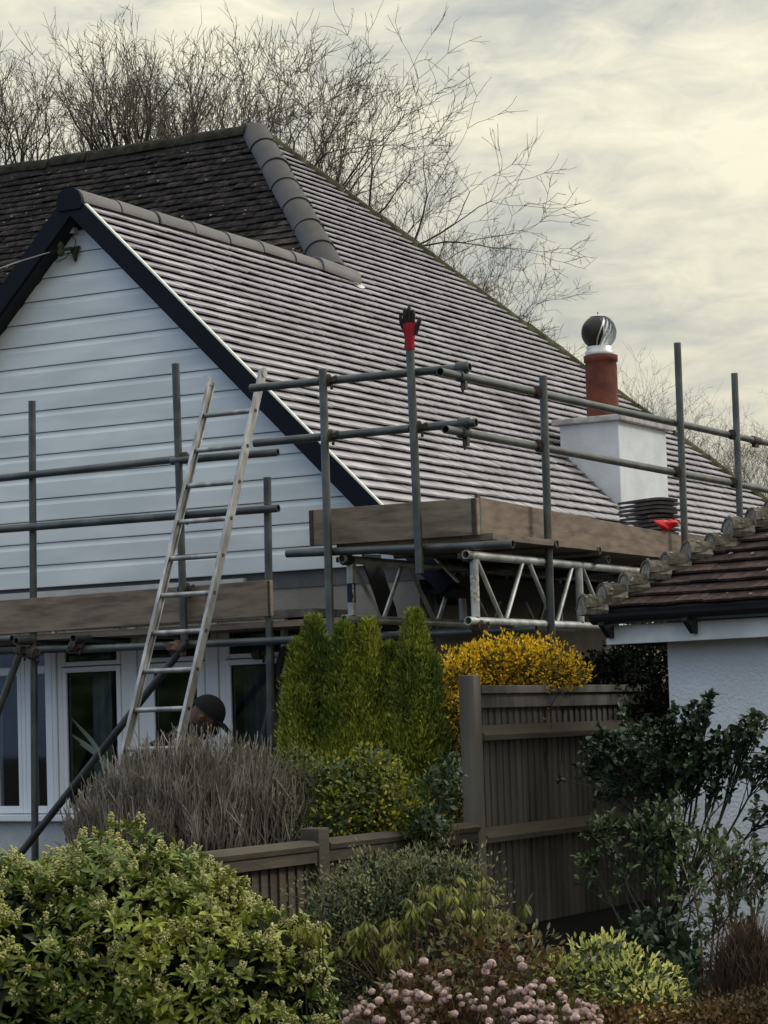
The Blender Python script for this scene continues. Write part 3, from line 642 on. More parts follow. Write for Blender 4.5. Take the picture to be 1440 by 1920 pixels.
te = at_x(1290, 1058, XR-.03); tf = te+Vector((0, 2.4, 0)); toeboard(te+Vector((0, 0, .0)), tf, .212, M['boardy'], SR, SRi, side=Vector((-1, 0, 0)))
# platform boards of the upper lift
for i in range(5):
    b = MB(); x0 = -7.26+.001+i*.205; b.b2((x0, YF+.075, 2.612), (x0+.200, 17.5, 2.648)); part(b, 'platform_board', M['boardy'], SR, SRi)
for i in range(3):
    b = MB(); x0 = -7.52+i*.205-.25; b.b2((x0-.1, YF+.07+.23*i*0, 2.572), (x0+.09, 13.7, 2.608))
e1 = at_y(538, 1038, YF), at_y(962, 1020, YF); tube(*e1, 'ledger', SR, SRi)
for px, py, y0 in ((1045, 1020, None), (1125, 1032, None), (1141, 1049, None)):
    pe = at_x(px, py, XR+.13); tube(pe, Vector((pe.x-1.1, pe.y, pe.z)), 'transom', SR, SRi, M['galvdark'] if px != 1125 else M['galv'])
pe = at_x(1262, 1062, XR+.05); tube(pe, Vector((pe.x-1.1, pe.y, pe.z-.01)), 'transom', SR, SRi)
pe = at_x(1002, 1148, XR-.1); 
# lattice beams carrying the lift
def lattice(x, y0, y1, zt, zb, label):
    bm_ = bpy.data.objects.new('lattice_beam', None); link(bm_, SR, label=label); bm_.matrix_parent_inverse = SRi
    def sub(b, name, m): o = b.build(name, m, bm_); o.matrix_parent_inverse = SRi; return o
    for z in (zt, zb):
        b = MB(); b.tube([(x, y0, z), (x, y1, z)], TR, 20, wall=.004); sub(b, 'chord', M['beam'])
    b = MB(); b.tube([(x, y0+.10, zt-TR), (x, y0+.10, zb+TR)], .0245, 16); sub(b, 'end_post', M['beam'])
    y = y0+.13; k2 = 0; step = (.34, .30)
    while y < y1-.5:
        b = MB(); ya, yb2 = (y, y+.30)
        if k2 % 2 == 0: b.tube([(x, ya, zt-.02), (x, yb2, zb+.02)], .0135, 10)
        else: b.tube([(x, ya+.06, zb+.02), (x, yb2, zt-.02)], .0135, 10)
        sub(b, 'strut', M['beam']); y = yb2+(.0 if k2 % 2 == 0 else .10); k2 += 1
        if k2 % 4 == 0:
            b = MB(); b.tube([(x, y, zt-.02), (x, y, zb+.02)], .0245, 12); sub(b, 'web_post', M['beam']); y += .06
    return bm_
pA, pB = at_x(873, 1040, XR+.02), at_x(877, 1164, XR+.02)
lat1 = lattice(XR+.02, pA.y, pA.y+3.6, pA.z, pB.z, 'nearer white lattice beam')
pA2, pB2 = at_y(641, 1048, pA.y+.14), at_y(648, 1160, pA.y+.14)
lat2 = lattice(pA2.x, pA2.y, pA2.y+3.2, pA2.z, pB2.z, 'further lattice beam with the dark numbered label')
coupler(Vector((XR+.02, pA.y+.12, pB.z-.03)), SR, SRi); coupler(Vector((XR+.0, pA.y+.07, pA.z-.0)), SR, SRi, ax='Y'); coupler(Vector((pA2.x, pA2.y+.05, pA2.z)), SR, SRi, ax='Y')
# label wrapped on the end post of the further beam, four printed characters down it
lp = Vector((pA2.x, pA2.y+.10, 0)); zc = at_y(656, 1112, lp.y).z
b = MB(); b.tube([lp+Vector((0, 0, zc-.056)), lp+Vector((0, 0, zc+.056))], .0255, 20, caps=False); o = b.build('beam_label', M['label'], lat2); o.matrix_parent_inverse = SRi
dirc = (EYE-lp); dirc.z = 0; dirc.normalize(); side_ = Vector((-dirc.y, dirc.x, 0)); dirc = (dirc*.9+side_*.42).normalized()
for i, chh in enumerate('0872'):
    b = MB(); seg = {'a': ((-1, 2), (1, 2)), 'b': ((1, 2), (1, 0)), 'c': ((1, 0), (1, -2)), 'd': ((-1, -2), (1, -2)), 'e': ((-1, 0), (-1, -2)), 'f': ((-1, 2), (-1, 0)), 'g': ((-1, 0), (1, 0))}
    for q_ in {'0': 'abcdef', '8': 'abcdefg', '7': 'abc', '2': 'abged'}[chh]:
        (x0, y0), (x1, y1) = seg[q_]; b.b2((min(x0, x1)*.004-.0013, min(y0, y1)*.0045-.0013, 0), (max(x0, x1)*.004+.0013, max(y0, y1)*.0045+.0013, .0008))
    o = link(bpy.data.objects.new('label_character', b.mesh('label_character', M['ink'])), lat2)
    sx = Vector((-dirc.y, dirc.x, 0)); p = lp+dirc*.0262; p.z = zc+.038-.026*i
    o.matrix_basis = Matrix(((sx.x, 0, dirc.x, p.x), (sx.y, 0, dirc.y, p.y), (0, 1, 0, p.z), (0, 0, 0, 1)))
st_ = MB(); q = Vector((XR+.02, pA.y+.10, 0))
for py, h in ((1083, .012), (1088, .006), (1109, .03), (1124, .008)):
    z = at_x(888, py, XR+.02).z; st_.tube([q+Vector((0, 0, z-h)), q+Vector((0, 0, z+h))], .0251, 16, caps=False)
o = st_.build('worn_sticker', mat('worn_sticker', (.22, .20, .15), .8, .3, 60, col2=(.5, .5, .48), objspace=False), lat1); o.matrix_parent_inverse = SRi
# ---- lower (left) lift
YL = 13.10; YLs = YL-.0
def stl(x0, y0, x1, y1, plane=YL-.052, gr=False, m=None): return stand(x0, y0, x1, y1, 'y', plane, SL, SLi, gr, m=m)
l1 = stl(60, 752, 65.5, 1560, YL+.052, True, M['galv']); l2 = stl(329, 682, 346, 1215, YL-.052, False); l3 = stl(501, 895, 506, 1240, YL+.052, True)
q1 = at_y(-40, 901, YL), at_y(341, 860, YL); q1b = at_y(321, 864, YL-.06), at_y(521, 848, YL-.02); q2 = at_y(-40, 996, YL), at_y(522, 953, YL)
tube(*q1, 'guard_rail', SL, SLi); tube(*q1b, 'guard_rail', SL, SLi); tube(*q2, 'guard_rail', SL, SLi)
coupler(along(l2, q1[1].z)+Vector((.02, .02, 0)), SL, SLi); coupler(along(l2, 2.47)+Vector((.0, .02, 0)), SL, SLi); coupler(along(l2, q2[1].z)+Vector((-.02, .05, 0)), SL, SLi)
t1 = at_y(-60, 1194, YL+.005); t2 = at_y(508, 1155, YL+.005); toeboard(t1, t2, .222, M['board'], SL, SLi)
b = MB(); b.b2((t2.x-.016, YL-.001, t2.z+.006), (t2.x-.003, YL+.0045, t2.z+.215)); part(b, 'board_band', M['rust'], SL, SLi)
for i in range(4):
    b = MB(); y0 = YL+.05+i*.228; b.b2((-11, y0, 2.205), (-7.55 if i else -7.45, y0+.222, 2.243)); part(b, 'platform_board', M['board'], SL, SLi)
led = at_y(128, 1213, YL-.0), at_y(1006, 1184, YL-.0); lz = (led[0].z+led[1].z)/2; led[0].z = lz+.008; led[1].z = lz-.012
tube(led[0], led[1], 'ledger', SL, SLi)
tube(at_y(-60, 1222, YL-.0), at_y(150, 1216, YL), 'ledger', SL, SLi, M['galvdark']); tube(at_y(-60, 1201, YL-.06), at_y(22, 1198, YL-.06), 'ledger', SL, SLi)
for px, py in ((30, 1202), (137, 1197), (285, 1190)):
    p = at_y(px, py, YL-.13); tube(p, p+Vector((0, 1.0, 0)), 'transom', SL, SLi, M['galvdark'])
p = at_y(575, 1187, YL-.1); tube(p, p+Vector((0, 1, 0)), 'transom', SL, SLi, M['galvdark'])
for px, py in ((38, 1222), (62, 1226), (140, 1212)): coupler(at_y(px, py, YL-.03), SL, SLi)
b1_ = at_y(-10, 1352, YL-.08), at_y(36, 1228, YL-.08); b1_ = (b1_[0]+(b1_[0]-b1_[1])*3.2, b1_[1]); tube(b1_[0], b1_[1], 'brace', SL, SLi, M['galvdark'])
b2_ = at_y(68, 1563, YL-.11), at_y(352, 1203, YL-.11); b2_ = (b2_[0]+(b2_[0]-b2_[1])*.5, b2_[1]); tube(b2_[0], b2_[1], 'brace', SL, SLi, M['galvdark'])
b = MB(); q = at_y(331, 1216, YL-.10); b.tube([q-Vector((0, .03, .03)), q+Vector((0, .03, .03))], .036, 12); b.box(q+Vector((-.03, 0, .01)), (.05, .06, .04)); b.box(q+Vector((.035, 0, -.02)), (.04, .05, .05)); part(b, 'coupler', mat('rusty_coupler', (.10, .055, .042), .8, .3, 30), SL, SLi)
# inner supports seen under the deck by the last window
sb = at_y(507, 1222, 13.45); tube(sb, Vector((sb.x, sb.y, .42)), 'standard', SL, SLi, M['galvdark']); tube(at_y(532, 1215, 13.5), at_y(490, 1400, 13.5), 'brace', SL, SLi, M['galvdark'])
for px, py in ((484, 1226), (540, 1222), (530, 1275)): coupler(at_y(px, py, 13.45), SL, SLi)
# ------------------------------------------------------------------ ladder
lx = at_y(365, 865, YL-.14).x
tl, bl = at_x(395, 714, lx), at_x(228, 1425, lx); d_ = (tl-bl).normalized(); bl = bl+d_*(-(bl.z-.42)/d_.z)
lad = thing('ladder', 'dirty aluminium ladder leaning on the scaffold rails in front of the bay window', 'ladder', (lx+.19, bl.y, .42)); li = Matrix.Translation((lx+.19, bl.y, .42)).inverted()
LW = .385; nrmv = Vector((1, 0, 0)).cross(d_).normalized()
Rl = Matrix(((1, nrmv.x, d_.x), (0, nrmv.y, d_.y), (0, nrmv.z, d_.z)))
tr2 = at_x(467, 708, lx+LW)
for i, x in enumerate((0, LW)):
    top_ = tl if i == 0 else tl+d_*.02
    a = Vector((lx+x, bl.y, bl.z)); b_ = Vector((lx+x, top_.y, top_.z)); L_ = (b_-a).length
    b = MB(); c_ = (a+b_)/2; b.box(c_, (.007, .064, L_), Rl)
    for s_ in (-1, 1): b.box(c_+nrmv*.028*s_+Vector((.009 if i == 0 else -.009, 0, 0)), (.020, .0075, L_), Rl)
    b.tube([b_-d_*.002-nrmv*.0+Vector((-.008, 0, 0)), b_-d_*.002+Vector((.008, 0, 0))], .031, 14)
    bevel(part(b, 'stile', M['alu'], lad, li), .003)
L_ = (tl-bl).length; k_ = 0; s = L_-.255
while s > .1:
    p = Vector((lx, bl.y, bl.z))+d_*s; b = MB(); b.tube([p+Vector((.004, 0, 0)), p+Vector((LW-.004, 0, 0))], .016, 12); part(b, 'rung', M['alu'], lad, li)
    b = MB(); b.tube([p+Vector((LW+.002, 0, 0)), p+Vector((LW+.0065, 0, 0))], .0125, 10); part(b, 'rung_socket', M['rust'], lad, li); s -= .25
# ------------------------------------------------------------------ glove on the pole
gp = s2[0]; gl = thing('glove', 'red work glove with black-dipped fingers pulled over the top of a scaffold pole', 'glove', gp)
gi = Matrix.Translation(gp).inverted()
vr = rt.copy(); vb = Vector((-fw.x, -fw.y, 0)).normalized(); zu = Vector((0, 0, 1))
b = MB(); n_ = 16; prof = [(-.05, .030, .030), (-.03, .031, .030), (-.01, .028, .027), (.02, .029, .026), (.045, .033, .024), (.07, .040, .022), (.095, .042, .019), (.108, .036, .014), (.112, .02, .008)]
vs = []
for h, a_, c_ in prof:
    for j in range(n_):
        t_ = 2*math.pi*j/n_; wob = 1+.05*math.sin(3*t_+h*60); vs.append(gp+zu*h+vr*math.cos(t_)*a_*wob+vb*math.sin(t_)*c_*wob)
b.add(vs, [(i*n_+j, i*n_+(j+1) % n_, (i+1)*n_+(j+1) % n_, (i+1)*n_+j) for i in range(len(prof)-1) for j in range(n_)]+[tuple(range((len(prof)-1)*n_, len(prof)*n_))], True)
part(b, 'palm', M['red'], gl, gi)
for x0, z0, x1, z1, r_, mid in ((-.036, .078, -.050, .155, .0115, -.046), (-.018, .095, -.022, .190, .0135, -.022), (.0, .098, .003, .202, .0140, .004), (.019, .096, .026, .183, .0130, .026), (.034, .040, .066, .135, .0135, .05)):
    b = MB(); b.tube([gp+vr*x0+zu*z0, gp+vr*mid+zu*(z0*.45+z1*.55)+vb*.006, gp+vr*(x1*.95)+zu*(z1-.012)+vb*.012, gp+vr*x1+zu*z1+vb*.014], [r_, r_*1.05, r_*.95, r_*.35], 10); part(b, 'finger', M['blackrubber'], gl, gi)
# ------------------------------------------------------------------ tiles stacked on the platform and red bag
tp = at_x(1247, 1000, XR-.42); zb0 = 2.648
nS = 15; words = ['topmost', 'second', 'third', 'fourth', 'fifth', 'sixth', 'seventh', 'eighth', 'ninth', 'tenth', 'eleventh', 'twelfth', 'thirteenth', 'fourteenth', 'bottom']
ztop = at_x(1245, 938, XR-.3).z; hgt = (ztop-zb0)/nS
me_t = None
pS = at_x(1250, 985, XR-.22)
for i in range(nS):
    b = MB(); n_ = 8; w_, l_ = .27, .33; vs = []
    for t_ in (0, hgt*.62):
        for j in range(n_+1):
            u_ = j/n_-.5; vs += [(u_*w_, -l_/2, t_+.012*math.cos(u_*3.0)), (u_*w_, l_/2, t_+.012*math.cos(u_*3.0))]
    K = 2*(n_+1); fs = []
    for j in range(n_): fs += [(2*j, 2*j+1, 2*j+3, 2*j+2), (K+2*j, K+2*j+2, K+2*j+3, K+2*j+1), (2*j, 2*j+2, K+2*j+2, K+2*j), (2*j+1, K+2*j+1, K+2*j+3, 2*j+3)]
    fs += [(0, K, K+1, 1), (K-2, K-1, 2*K-1, 2*K-2)]
    b.add(vs, fs)
    o = b.build('stacked_tile', mat('stacked_tile', (.055, .05, .055), .6, .2, 10) if me_t is None else me_t, None, label=('dark roof tile %s of the stack beside the white chimney' % ('lowest' if i == 0 else ('topmost' if i == nS-1 else words[nS-1-i]+' from the top'))), cat='roof tile', group='dark roof tiles stacked on the scaffold')
    me_t = o.data.materials[0]
    o.location = (pS.x-.13+rnd.gauss(0, .006), pS.y+rnd.gauss(0, .012), zb0+hgt*i); o.rotation_euler = (0, 0, rad(58)+rnd.gauss(0, .05))
bgp = at_x(1250, 983, XR-.02)
me = bpy.data.meshes.new('bag'); bmv = []; bf = []
b = MB(); n_, m_ = 20, 14; vs = []
for i in range(m_+1):
    ph = math.pi*i/m_
    for j in range(n_):
        t_ = 2*math.pi*j/n_; r_ = 1+.22*math.sin(3*t_+1.3*ph*3)+.12*math.sin(7*t_+ph*5)
        x = .072*math.sin(ph)*math.cos(t_)*r_; y = .045*math.sin(ph)*math.sin(t_)*r_; zz = .030*math.cos(ph)*(1+.3*math.sin(5*t_))+.35*abs(x)*1.0-.012
        vs.append(bgp+vr*x+vb*y+zu*zz)
b.add(vs, [(i*n_+j, (i+1)*n_+j, (i+1)*n_+(j+1) % n_, i*n_+(j+1) % n_) for i in range(m_) for j in range(n_)], True)
b.build('plastic_bag', M['redbag'], None, label='crumpled bright red plastic bag on top of the toe board beside the tile stack', cat='bag')
# ------------------------------------------------------------------ garage on the right
GD = 13.2
gcor = at_d(1256, 1330, GD); gcor.z = 0
gxa = Vector((.9925, -.122, 0)); gya = Vector((.122, .9925, 0)); gn = -gya
gar = thing('garage', 'white rendered garage with mossy red-brown hipped roof and black gutter at the right edge', 'garage', gcor); gai = Matrix.Translation(gcor).inverted()
Rg = Matrix(((gxa.x, gya.x, 0), (gxa.y, gya.y, 0), (0, 0, 1)))
def G(a, b, z): return gcor+gxa*a+gya*b+Vector((0, 0, z))
b = MB(); b.prism([G(0, 0, 0), G(5, 0, 0), G(5, 5, 0), G(0, 5, 0)], (0, 0, 2.12)); part(b, 'wall', M['garagewall'], gar, gai)
zg = at_d(1256, 1205, GD).z                                   # underside of fascia
b = MB(); OV = .27
b.prism([G(-OV, -.17, zg), G(5, -.17, zg), G(5, -.17, zg+.10), G(-OV, -.17, zg+.10)], gya*.02); bevel(part(b, 'fascia', M['fascia'], gar, gai), .003)
b = MB(); b.prism([G(-OV, -.15, zg+.012), G(5, -.15, zg+.012), G(5, 5, zg+.012), G(-OV, 5, zg+.012)], (0, 0, .01)); b.prism([G(-OV-.001, -.149, zg+.0), G(-OV-.001, 5, zg), G(-OV-.001, 5, zg+.1), G(-OV-.001, -.149, zg+.1)], gxa*.02); part(b, 'soffit', M['black'], gar, gai)
b = MB(); nseg = 10; zgu = zg+.105; vs = []
for e_ in (-OV-.04, 5):
    for j in range(nseg+1):
        a = math.pi+math.pi*j/nseg; vs.append(G(e_, -.225+.052*math.cos(a), zgu+.055+.055*math.sin(a)))
    for j in range(nseg+1):
        a = 2*math.pi-math.pi*j/nseg; vs.append(G(e_, -.225+.047*math.cos(a), zgu+.055+.050*math.sin(a)))
K = 2*(nseg+1); fs = [(j, (j+1) % K, K+(j+1) % K, K+j) for j in range(K)]+[tuple(range(nseg+1))]
b.add(vs, fs)
for e_ in (-OV+.02, .25, 1.2, 2.2): b.prism([G(e_, -.17, zgu+.05), G(e_, -.17, zgu-.07), G(e_, -.20, zgu-.07), G(e_, -.28, zgu-.005), G(e_, -.28, zgu+.01)], gxa*.03)
b.prism([G(-OV-.06, -.11, zgu+.0), G(-OV-.0, -.11, zgu+.0), G(-OV-.0, -.11, zgu+.06), G(-OV-.06, -.11, zgu+.05)], gya*.08)
part(b, 'gutter', M['gutter'], gar, gai)
gth = rad(33.5); gc, gs = math.cos(gth), math.sin(gth)
ez = zgu+.075; e0 = G(-OV-.05, -.20, ez)                          # eaves corner
bG = (-gya*gc-Vector((0, 0, gs))); NG = (-gya*gs+Vector((0, 0, gc)))
dk = MB(); rise = 1.9
dk.prism([e0, e0+gxa*6, e0+gxa*6+(gya+Vector((0, 0, gs/gc)))*rise, e0+(gxa+gya+Vector((0, 0, gs/gc)))*rise], -NG*.03)
dk.prism([e0, e0+gya*6, e0+(gxa+gya*3+Vector((0, 0, gs/gc)))*rise, e0+(gxa+gya+Vector((0, 0, gs/gc)))*rise], Vector((0, 0, -.03)))
groof = dk.build('roof', M['deck'], gar); groof.matrix_parent_inverse = gai
OG = e0.copy()
def interG(b_):
    run = -b_*gc
    return [(run, min(run+2.0, 2.6))] if run < 1.5 else []
pG = tile_slope('garage_roof_tile', 'far_garage_roof_tiles', OG, gxa, bG, NG, (-17, 1), .1, .165, .014, .030, M['redtile'], groof, interG, .003, gai, near=290)
# bonnet tiles with mortar up the hip
hd = (gxa+gya+Vector((0, 0, gs/gc))); hl = hd.length/1.0; hdn = hd.normalized(); stepu = .1*gc
hN = (NG+(-gxa*gs+Vector((0, 0, gc)))).normalized(); hS = hdn.cross(hN)
for i in range(0, 19):
    p = e0+hd*(stepu*i)+hN*.018-hdn*.03
    tilt = (hdn*math.cos(rad(30))-hN*math.sin(rad(30)))
    nn2 = (hN*math.cos(rad(30))+hdn*math.sin(rad(30)))
    p = p+hN*.078+Vector([rnd.gauss(0, .006) for _ in range(3)])
    b = MB(); vs = []; nb = 10; L_ = .21
    jx = rnd.gauss(0, .06)
    for q_, R1 in ((p, .102), (p+tilt*L_, .06)):
        for th2 in (0, .013):
            for j in range(nb+1):
                a = rad(-78+156*j/nb); r_ = (R1-th2)*(1+.12*abs(math.sin(a)))
                vs.append(q_+nn2*(r_*math.cos(a)*.95-R1)+hS*(r_*math.sin(a+jx*.3)*1.08)+nn2*.02)
    k2 = nb+1; fs = []
    for j in range(nb): fs += [(j, j+1, 2*k2+j+1, 2*k2+j), (k2+j+1, k2+j, 3*k2+j, 3*k2+j+1), (j+1, j, k2+j, k2+j+1)]
    fs += [(0, 2*k2, 3*k2, k2), (nb, k2+nb, 3*k2+nb, 2*k2+nb)]
    b.add(vs, fs); o = b.build('bonnet_tile', M['bonnet'], groof); o.matrix_parent_inverse = gai
    b = MB(); ring = [v-nn2*.0+tilt*.004 for v in vs[k2:2*k2]]; c_ = sum(ring, Vector())/len(ring)
    ring = [r__+Vector([rnd.gauss(0, .002) for _ in range(3)]) for r__ in ring]
    b.prism(ring+[ring[-1]-nn2*.03-hS*.02, ring[0]-nn2*.03+hS*.02], tilt*.12); o = b.build('mortar', M['mortar'], groof); o.matrix_parent_inverse = gai
    b = MB()
    for k3 in range(7):
        t2 = rnd.uniform(0, .06); a = rad(rnd.uniform(-40, 75)); r_ = .102*(1+.12*abs(math.sin(a)))
        q_ = p+tilt*t2+nn2*(r_*math.cos(a)*.95-.102+.021)+hS*(r_*math.sin(a)*1.08); nq = (nn2*math.cos(a)+hS*math.sin(a)); ta_ = nq.cross(tilt).normalized(); rr = rnd.uniform(.004, .010)
        ring = [q_+(ta_*math.cos(x)+tilt*math.sin(x))*rr*rnd.uniform(.6, 1.3) for x in [2*math.pi*y/6 for y in range(6)]]
        b.add(ring+[v+nq*.004 for v in ring], [tuple(range(6, 12))]+[(j, (j+1) % 6, 6+(j+1) % 6, 6+j) for j in range(6)])
    o = b.build('lichen', M['lichen'], groof, kind='stuff'); o.matrix_parent_inverse = gai
lm = MB()
for i in range(70):
    p, w, jr, d = rnd.choice(pG); q = p+gxa*rnd.uniform(-.06, .06)-bG*rnd.uniform(.0, .07)+NG*.031; r_ = rnd.choice([.004, .006, .010]); n_ = 6
    ring = [q+(gxa*math.cos(j)*1.3+bG*math.sin(j))*r_*rnd.uniform(.6, 1.3) for j in [2*math.pi*k_/n_ for k_ in range(n_)]]
    lm.add(ring+[v+NG*.003 for v in ring], [tuple(range(n_, 2*n_))]+[(j, (j+1) % n_, n_+(j+1) % n_, n_+j) for j in range(n_)])
o = lm.build('lichen', M['lichen'], groof, kind='stuff'); o.matrix_parent_inverse = gai
# ------------------------------------------------------------------ fences (plane x = const)
XF = -5.9
fz = lambda py, px=905: at_x(px, py, XF).z
pst = (at_x(885, 1400, XF).y-.045, at_x(885, 1400, XF).y+.045)
fen = thing('fence', 'tall weathered closeboard fence panel below the golden shrub', 'fence', (XF, 12, .4)); fi = Matrix.Translation((XF, 12, .4)).inverted()
zt = fz(1290); y0f = pst[1]+.0; y1f = 15.2
b = MB(); zp = at_x(885, 1266, XF).z
b.b2((XF-.045, pst[0], .3), (XF+.045, pst[0]+.085, zp)); bevel(part(b, 'post', M['fence'], fen, fi), .006)
y = pst[0]+.087; k_ = 0
while y < y1f:
    w_ = .09; b = MB(); tz = zt-.03+rnd.gauss(0, .003)
    b.add([(XF-.012, y, .50), (XF+.008+rnd.gauss(0, .001), y, .50), (XF-.005, y+w_, .50), (XF-.012, y+w_, .50), (XF-.012, y, tz), (XF+.008, y, tz), (XF-.005, y+w_, tz), (XF-.012, y+w_, tz)],
          [(0, 3, 2, 1), (4, 5, 6, 7), (0, 1, 5, 4), (1, 2, 6, 5), (2, 3, 7, 6), (3, 0, 4, 7)])
    part(b, 'fence_board', M['fence'], fen, fi); y += .078
for z0, z1, d0, nm in ((zt-.03, zt+.012, .05, 'capping'), (zt-.105, zt-.032, .03, 'rail')):
    b = MB(); b.b2((XF+.010 if nm == 'rail' else XF-.03, pst[0]+.087, z0), (XF+d0, y1f, z1)); bevel(part(b, nm, M['fence'], fen, fi), .003)
for zc in (fz(1374), fz(1566)):
    b = MB(); b.prism([(XF+.009, pst[0]+.087, zc-.045), (XF+.055, pst[0]+.087, zc-.040), (XF+.058, pst[0]+.087, zc-.012), (XF+.009, pst[0]+.087, zc+.04)], (0, y1f-pst[0]-.09, -.0)); part(b, 'rail', M['rail'], fen, fi)
b = MB(); b.b2((XF-.02, pst[0]+.1, .3), (XF-.0125, y1f, .50)); part(b, 'gap_strip', M['black'], fen, fi)  # black strip paints in the shaded gap under the boards
fen2 = thing('fence', 'low weathered fence with rounded top rail between the skimmia and the tall fence', 'fence', (XF, 10, .4)); f2i = Matrix.Translation((XF, 10, .4)).inverted()
py_ = at_x(591, 1600, XF).y; zr_ = at_x(600, 1578, XF).z; yL = 7.2
b = MB(); b.b2((XF-.05, py_-.05, .3), (XF+.05, py_+.05, at_x(591, 1552, XF).z)); bevel(part(b, 'post', M['lowfence'], fen2, f2i), .006)
for a_, c_ in ((yL, py_-.052), (py_+.052, pst[0]-.002)):
    b = MB(); b.prism([(XF-.02, a_, zr_-.035), (XF+.052, a_, zr_-.035), (XF+.060, a_, zr_-.012), (XF+.030, a_, zr_+.008), (XF-.02, a_, zr_+.013)], (0, c_-a_, 0)); part(b, 'capping', M['lowfence'], fen2, f2i)
    b = MB(); b.b2((XF+.0105, a_, zr_-.090), (XF+.042, c_, zr_-.037)); part(b, 'rail', M['lowfence'], fen2, f2i)
y = yL
while y < pst[0]-.04:
    b = MB(); tz = zr_-.04
    b.add([(XF-.012, y, .3), (XF+.008, y, .3), (XF-.005, y+.09, .3), (XF-.012, y+.09, .3), (XF-.012, y, tz), (XF+.008, y, tz), (XF-.005, y+.09, tz), (XF-.012, y+.09, tz)],
          [(0, 3, 2, 1), (4, 5, 6, 7), (0, 1, 5, 4), (1, 2, 6, 5), (2, 3, 7, 6), (3, 0, 4, 7)])
    part(b, 'fence_board', M['lowfence'], fen2, f2i); y += .078
# ------------------------------------------------------------------ person (bending by the window)
hc = at_d(386, 1343, 15.25)
fd = vr.copy()*.97-vb*-.1; fd.z = 0; fd.normalize(); ld_ = Vector((-fd.y, fd.x, 0))
per = thing('person', 'bearded person in a dark cap and jacket bending behind the ladder and shrub', 'person', (hc.x-fd.x*.3, hc.y-fd.y*.3, .42)); pi_ = Matrix.Translation(per.location).inverted()
pel = Vector((hc.x, hc.y, 0))-fd*.50+Vector((0, 0, 1.22)); chest = hc-fd*.26-zu*.16; neck = hc-fd*.085-zu*.10
nodes = {'pel': (pel, .15), 'waist': ((pel*.6+chest*.4), .145), 'chest': (chest, .17), 'neck': (neck, .062), 'hd': (hc-zu*.02-fd*.02, .07)}
edges = [('pel', 'waist'), ('waist', 'chest'), ('chest', 'neck'), ('neck', 'hd')]
for s_, sg in (('l', 1), ('r', -1)):
    hip = pel+ld_*.10*sg-zu*.06; kn = Vector((hip.x, hip.y, .86))+fd*.16+ld_*.04*sg; an = Vector((kn.x, kn.y, .50))-fd*.12; toe = an+fd*.17-zu*.05
    sh = chest+ld_*.19*sg+fd*.03; el = sh+fd*.10-zu*.28+ld_*.04*sg; wr = el+fd*.20-zu*.14; hnd = wr+fd*.08-zu*.03
    nodes.update({'hip'+s_: (hip, .10), 'kn'+s_: (kn, .068), 'an'+s_: (an, .048), 'toe'+s_: (toe, .04), 'sh'+s_: (sh, .075), 'el'+s_: (el, .052), 'wr'+s_: (wr, .034)})
    edges += [('pel', 'hip'+s_), ('hip'+s_, 'kn'+s_), ('kn'+s_, 'an'+s_), ('an'+s_, 'toe'+s_), ('chest', 'sh'+s_), ('sh'+s_, 'el'+s_), ('el'+s_, 'wr'+s_)]
    b = MB(); b.tube([wr, wr+fd*.05-zu*.02], [.03, .036], 8)
    for k3 in range(4): q = wr+fd*.055-zu*.02+ld_*(-.03+.02*k3); b.tube([q, q+fd*.035-zu*.012, q+fd*.05-zu*.04], [.010, .009, .006], 6)
    q = wr+fd*.02+ld_*.03*-sg; b.tube([q, q+fd*.03-zu*.03-ld_*.015*sg], [.011, .007], 6)
    part(b, 'hand', M['skin'], per, pi_)
ks = list(nodes); me = bpy.data.meshes.new('body'); me.from_pydata([nodes[k2][0] for k2 in ks], [(ks.index(a), ks.index(b)) for a, b in edges], [])
ob = link(bpy.data.objects.new('body', me), per); ob.matrix_parent_inverse = pi_
skm = ob.modifiers.new('skin', 'SKIN')
for i, k2 in enumerate(ks): me.skin_vertices[0].data[i].radius = (nodes[k2][1],)*2
me.skin_vertices[0].data[0].use_root = True
sub_ = ob.modifiers.new('sub', 'SUBSURF'); sub_.levels = 2; sub_.render_levels = 2; me.materials.append(M['cloth']); skm.use_smooth_shade = True
hq = (fd*.80-zu*.60).normalized(); hu = (zu*.80+fd*.60).normalized()      # head looks down to the right
def headpt(f_, l_, u_): return hc+hq*f_+ld_*l_+hu*u_
b = MB(); vs = []; n_, m_ = 24, 18
for i in range(m_+1):
    ph = math.pi*i/m_
    for j in range(n_):
        t_ = 2*math.pi*j/n_; x, y_, z_ = math.sin(ph)*math.cos(t_), math.sin(ph)*math.sin(t_), math.cos(ph)
        f_ = x*.098; l_ = y_*.074*(1-.22*max(0, -z_)); u_ = z_*.122
        if x > .5 and abs(y_) < .35: f_ += .012*max(0, 1-abs(z_+.15)*3.2)*(1-abs(y_)/.35)*2     # nose
        if z_ < -.3 and x > 0: f_ += .012
        vs.append(headpt(f_, l_, u_))
b.add(vs, [(i*n_+j, (i+1)*n_+j, (i+1)*n_+(j+1) % n_, i*n_+(j+1) % n_) for i in range(m_) for j in range(n_)], True)
for sg in (1, -1): b.tube([headpt(-.005, .072*sg, -.015), headpt(-.012, .088*sg, .0)], [.026, .016], 8)
head = part(b, 'head', M['skin'], per, pi_)
b = MB(); vs = []
for i in range(9):
    ph = math.pi*(.56+.44*i/8)
    for j in range(17):
        t_ = -1.75+3.5*j/16; x, y_, z_ = math.sin(ph)*math.cos(t_), math.sin(ph)*math.sin(t_), math.cos(ph)
        vs.append(headpt(x*.116+.012, y_*.084, z_*.138-.006))
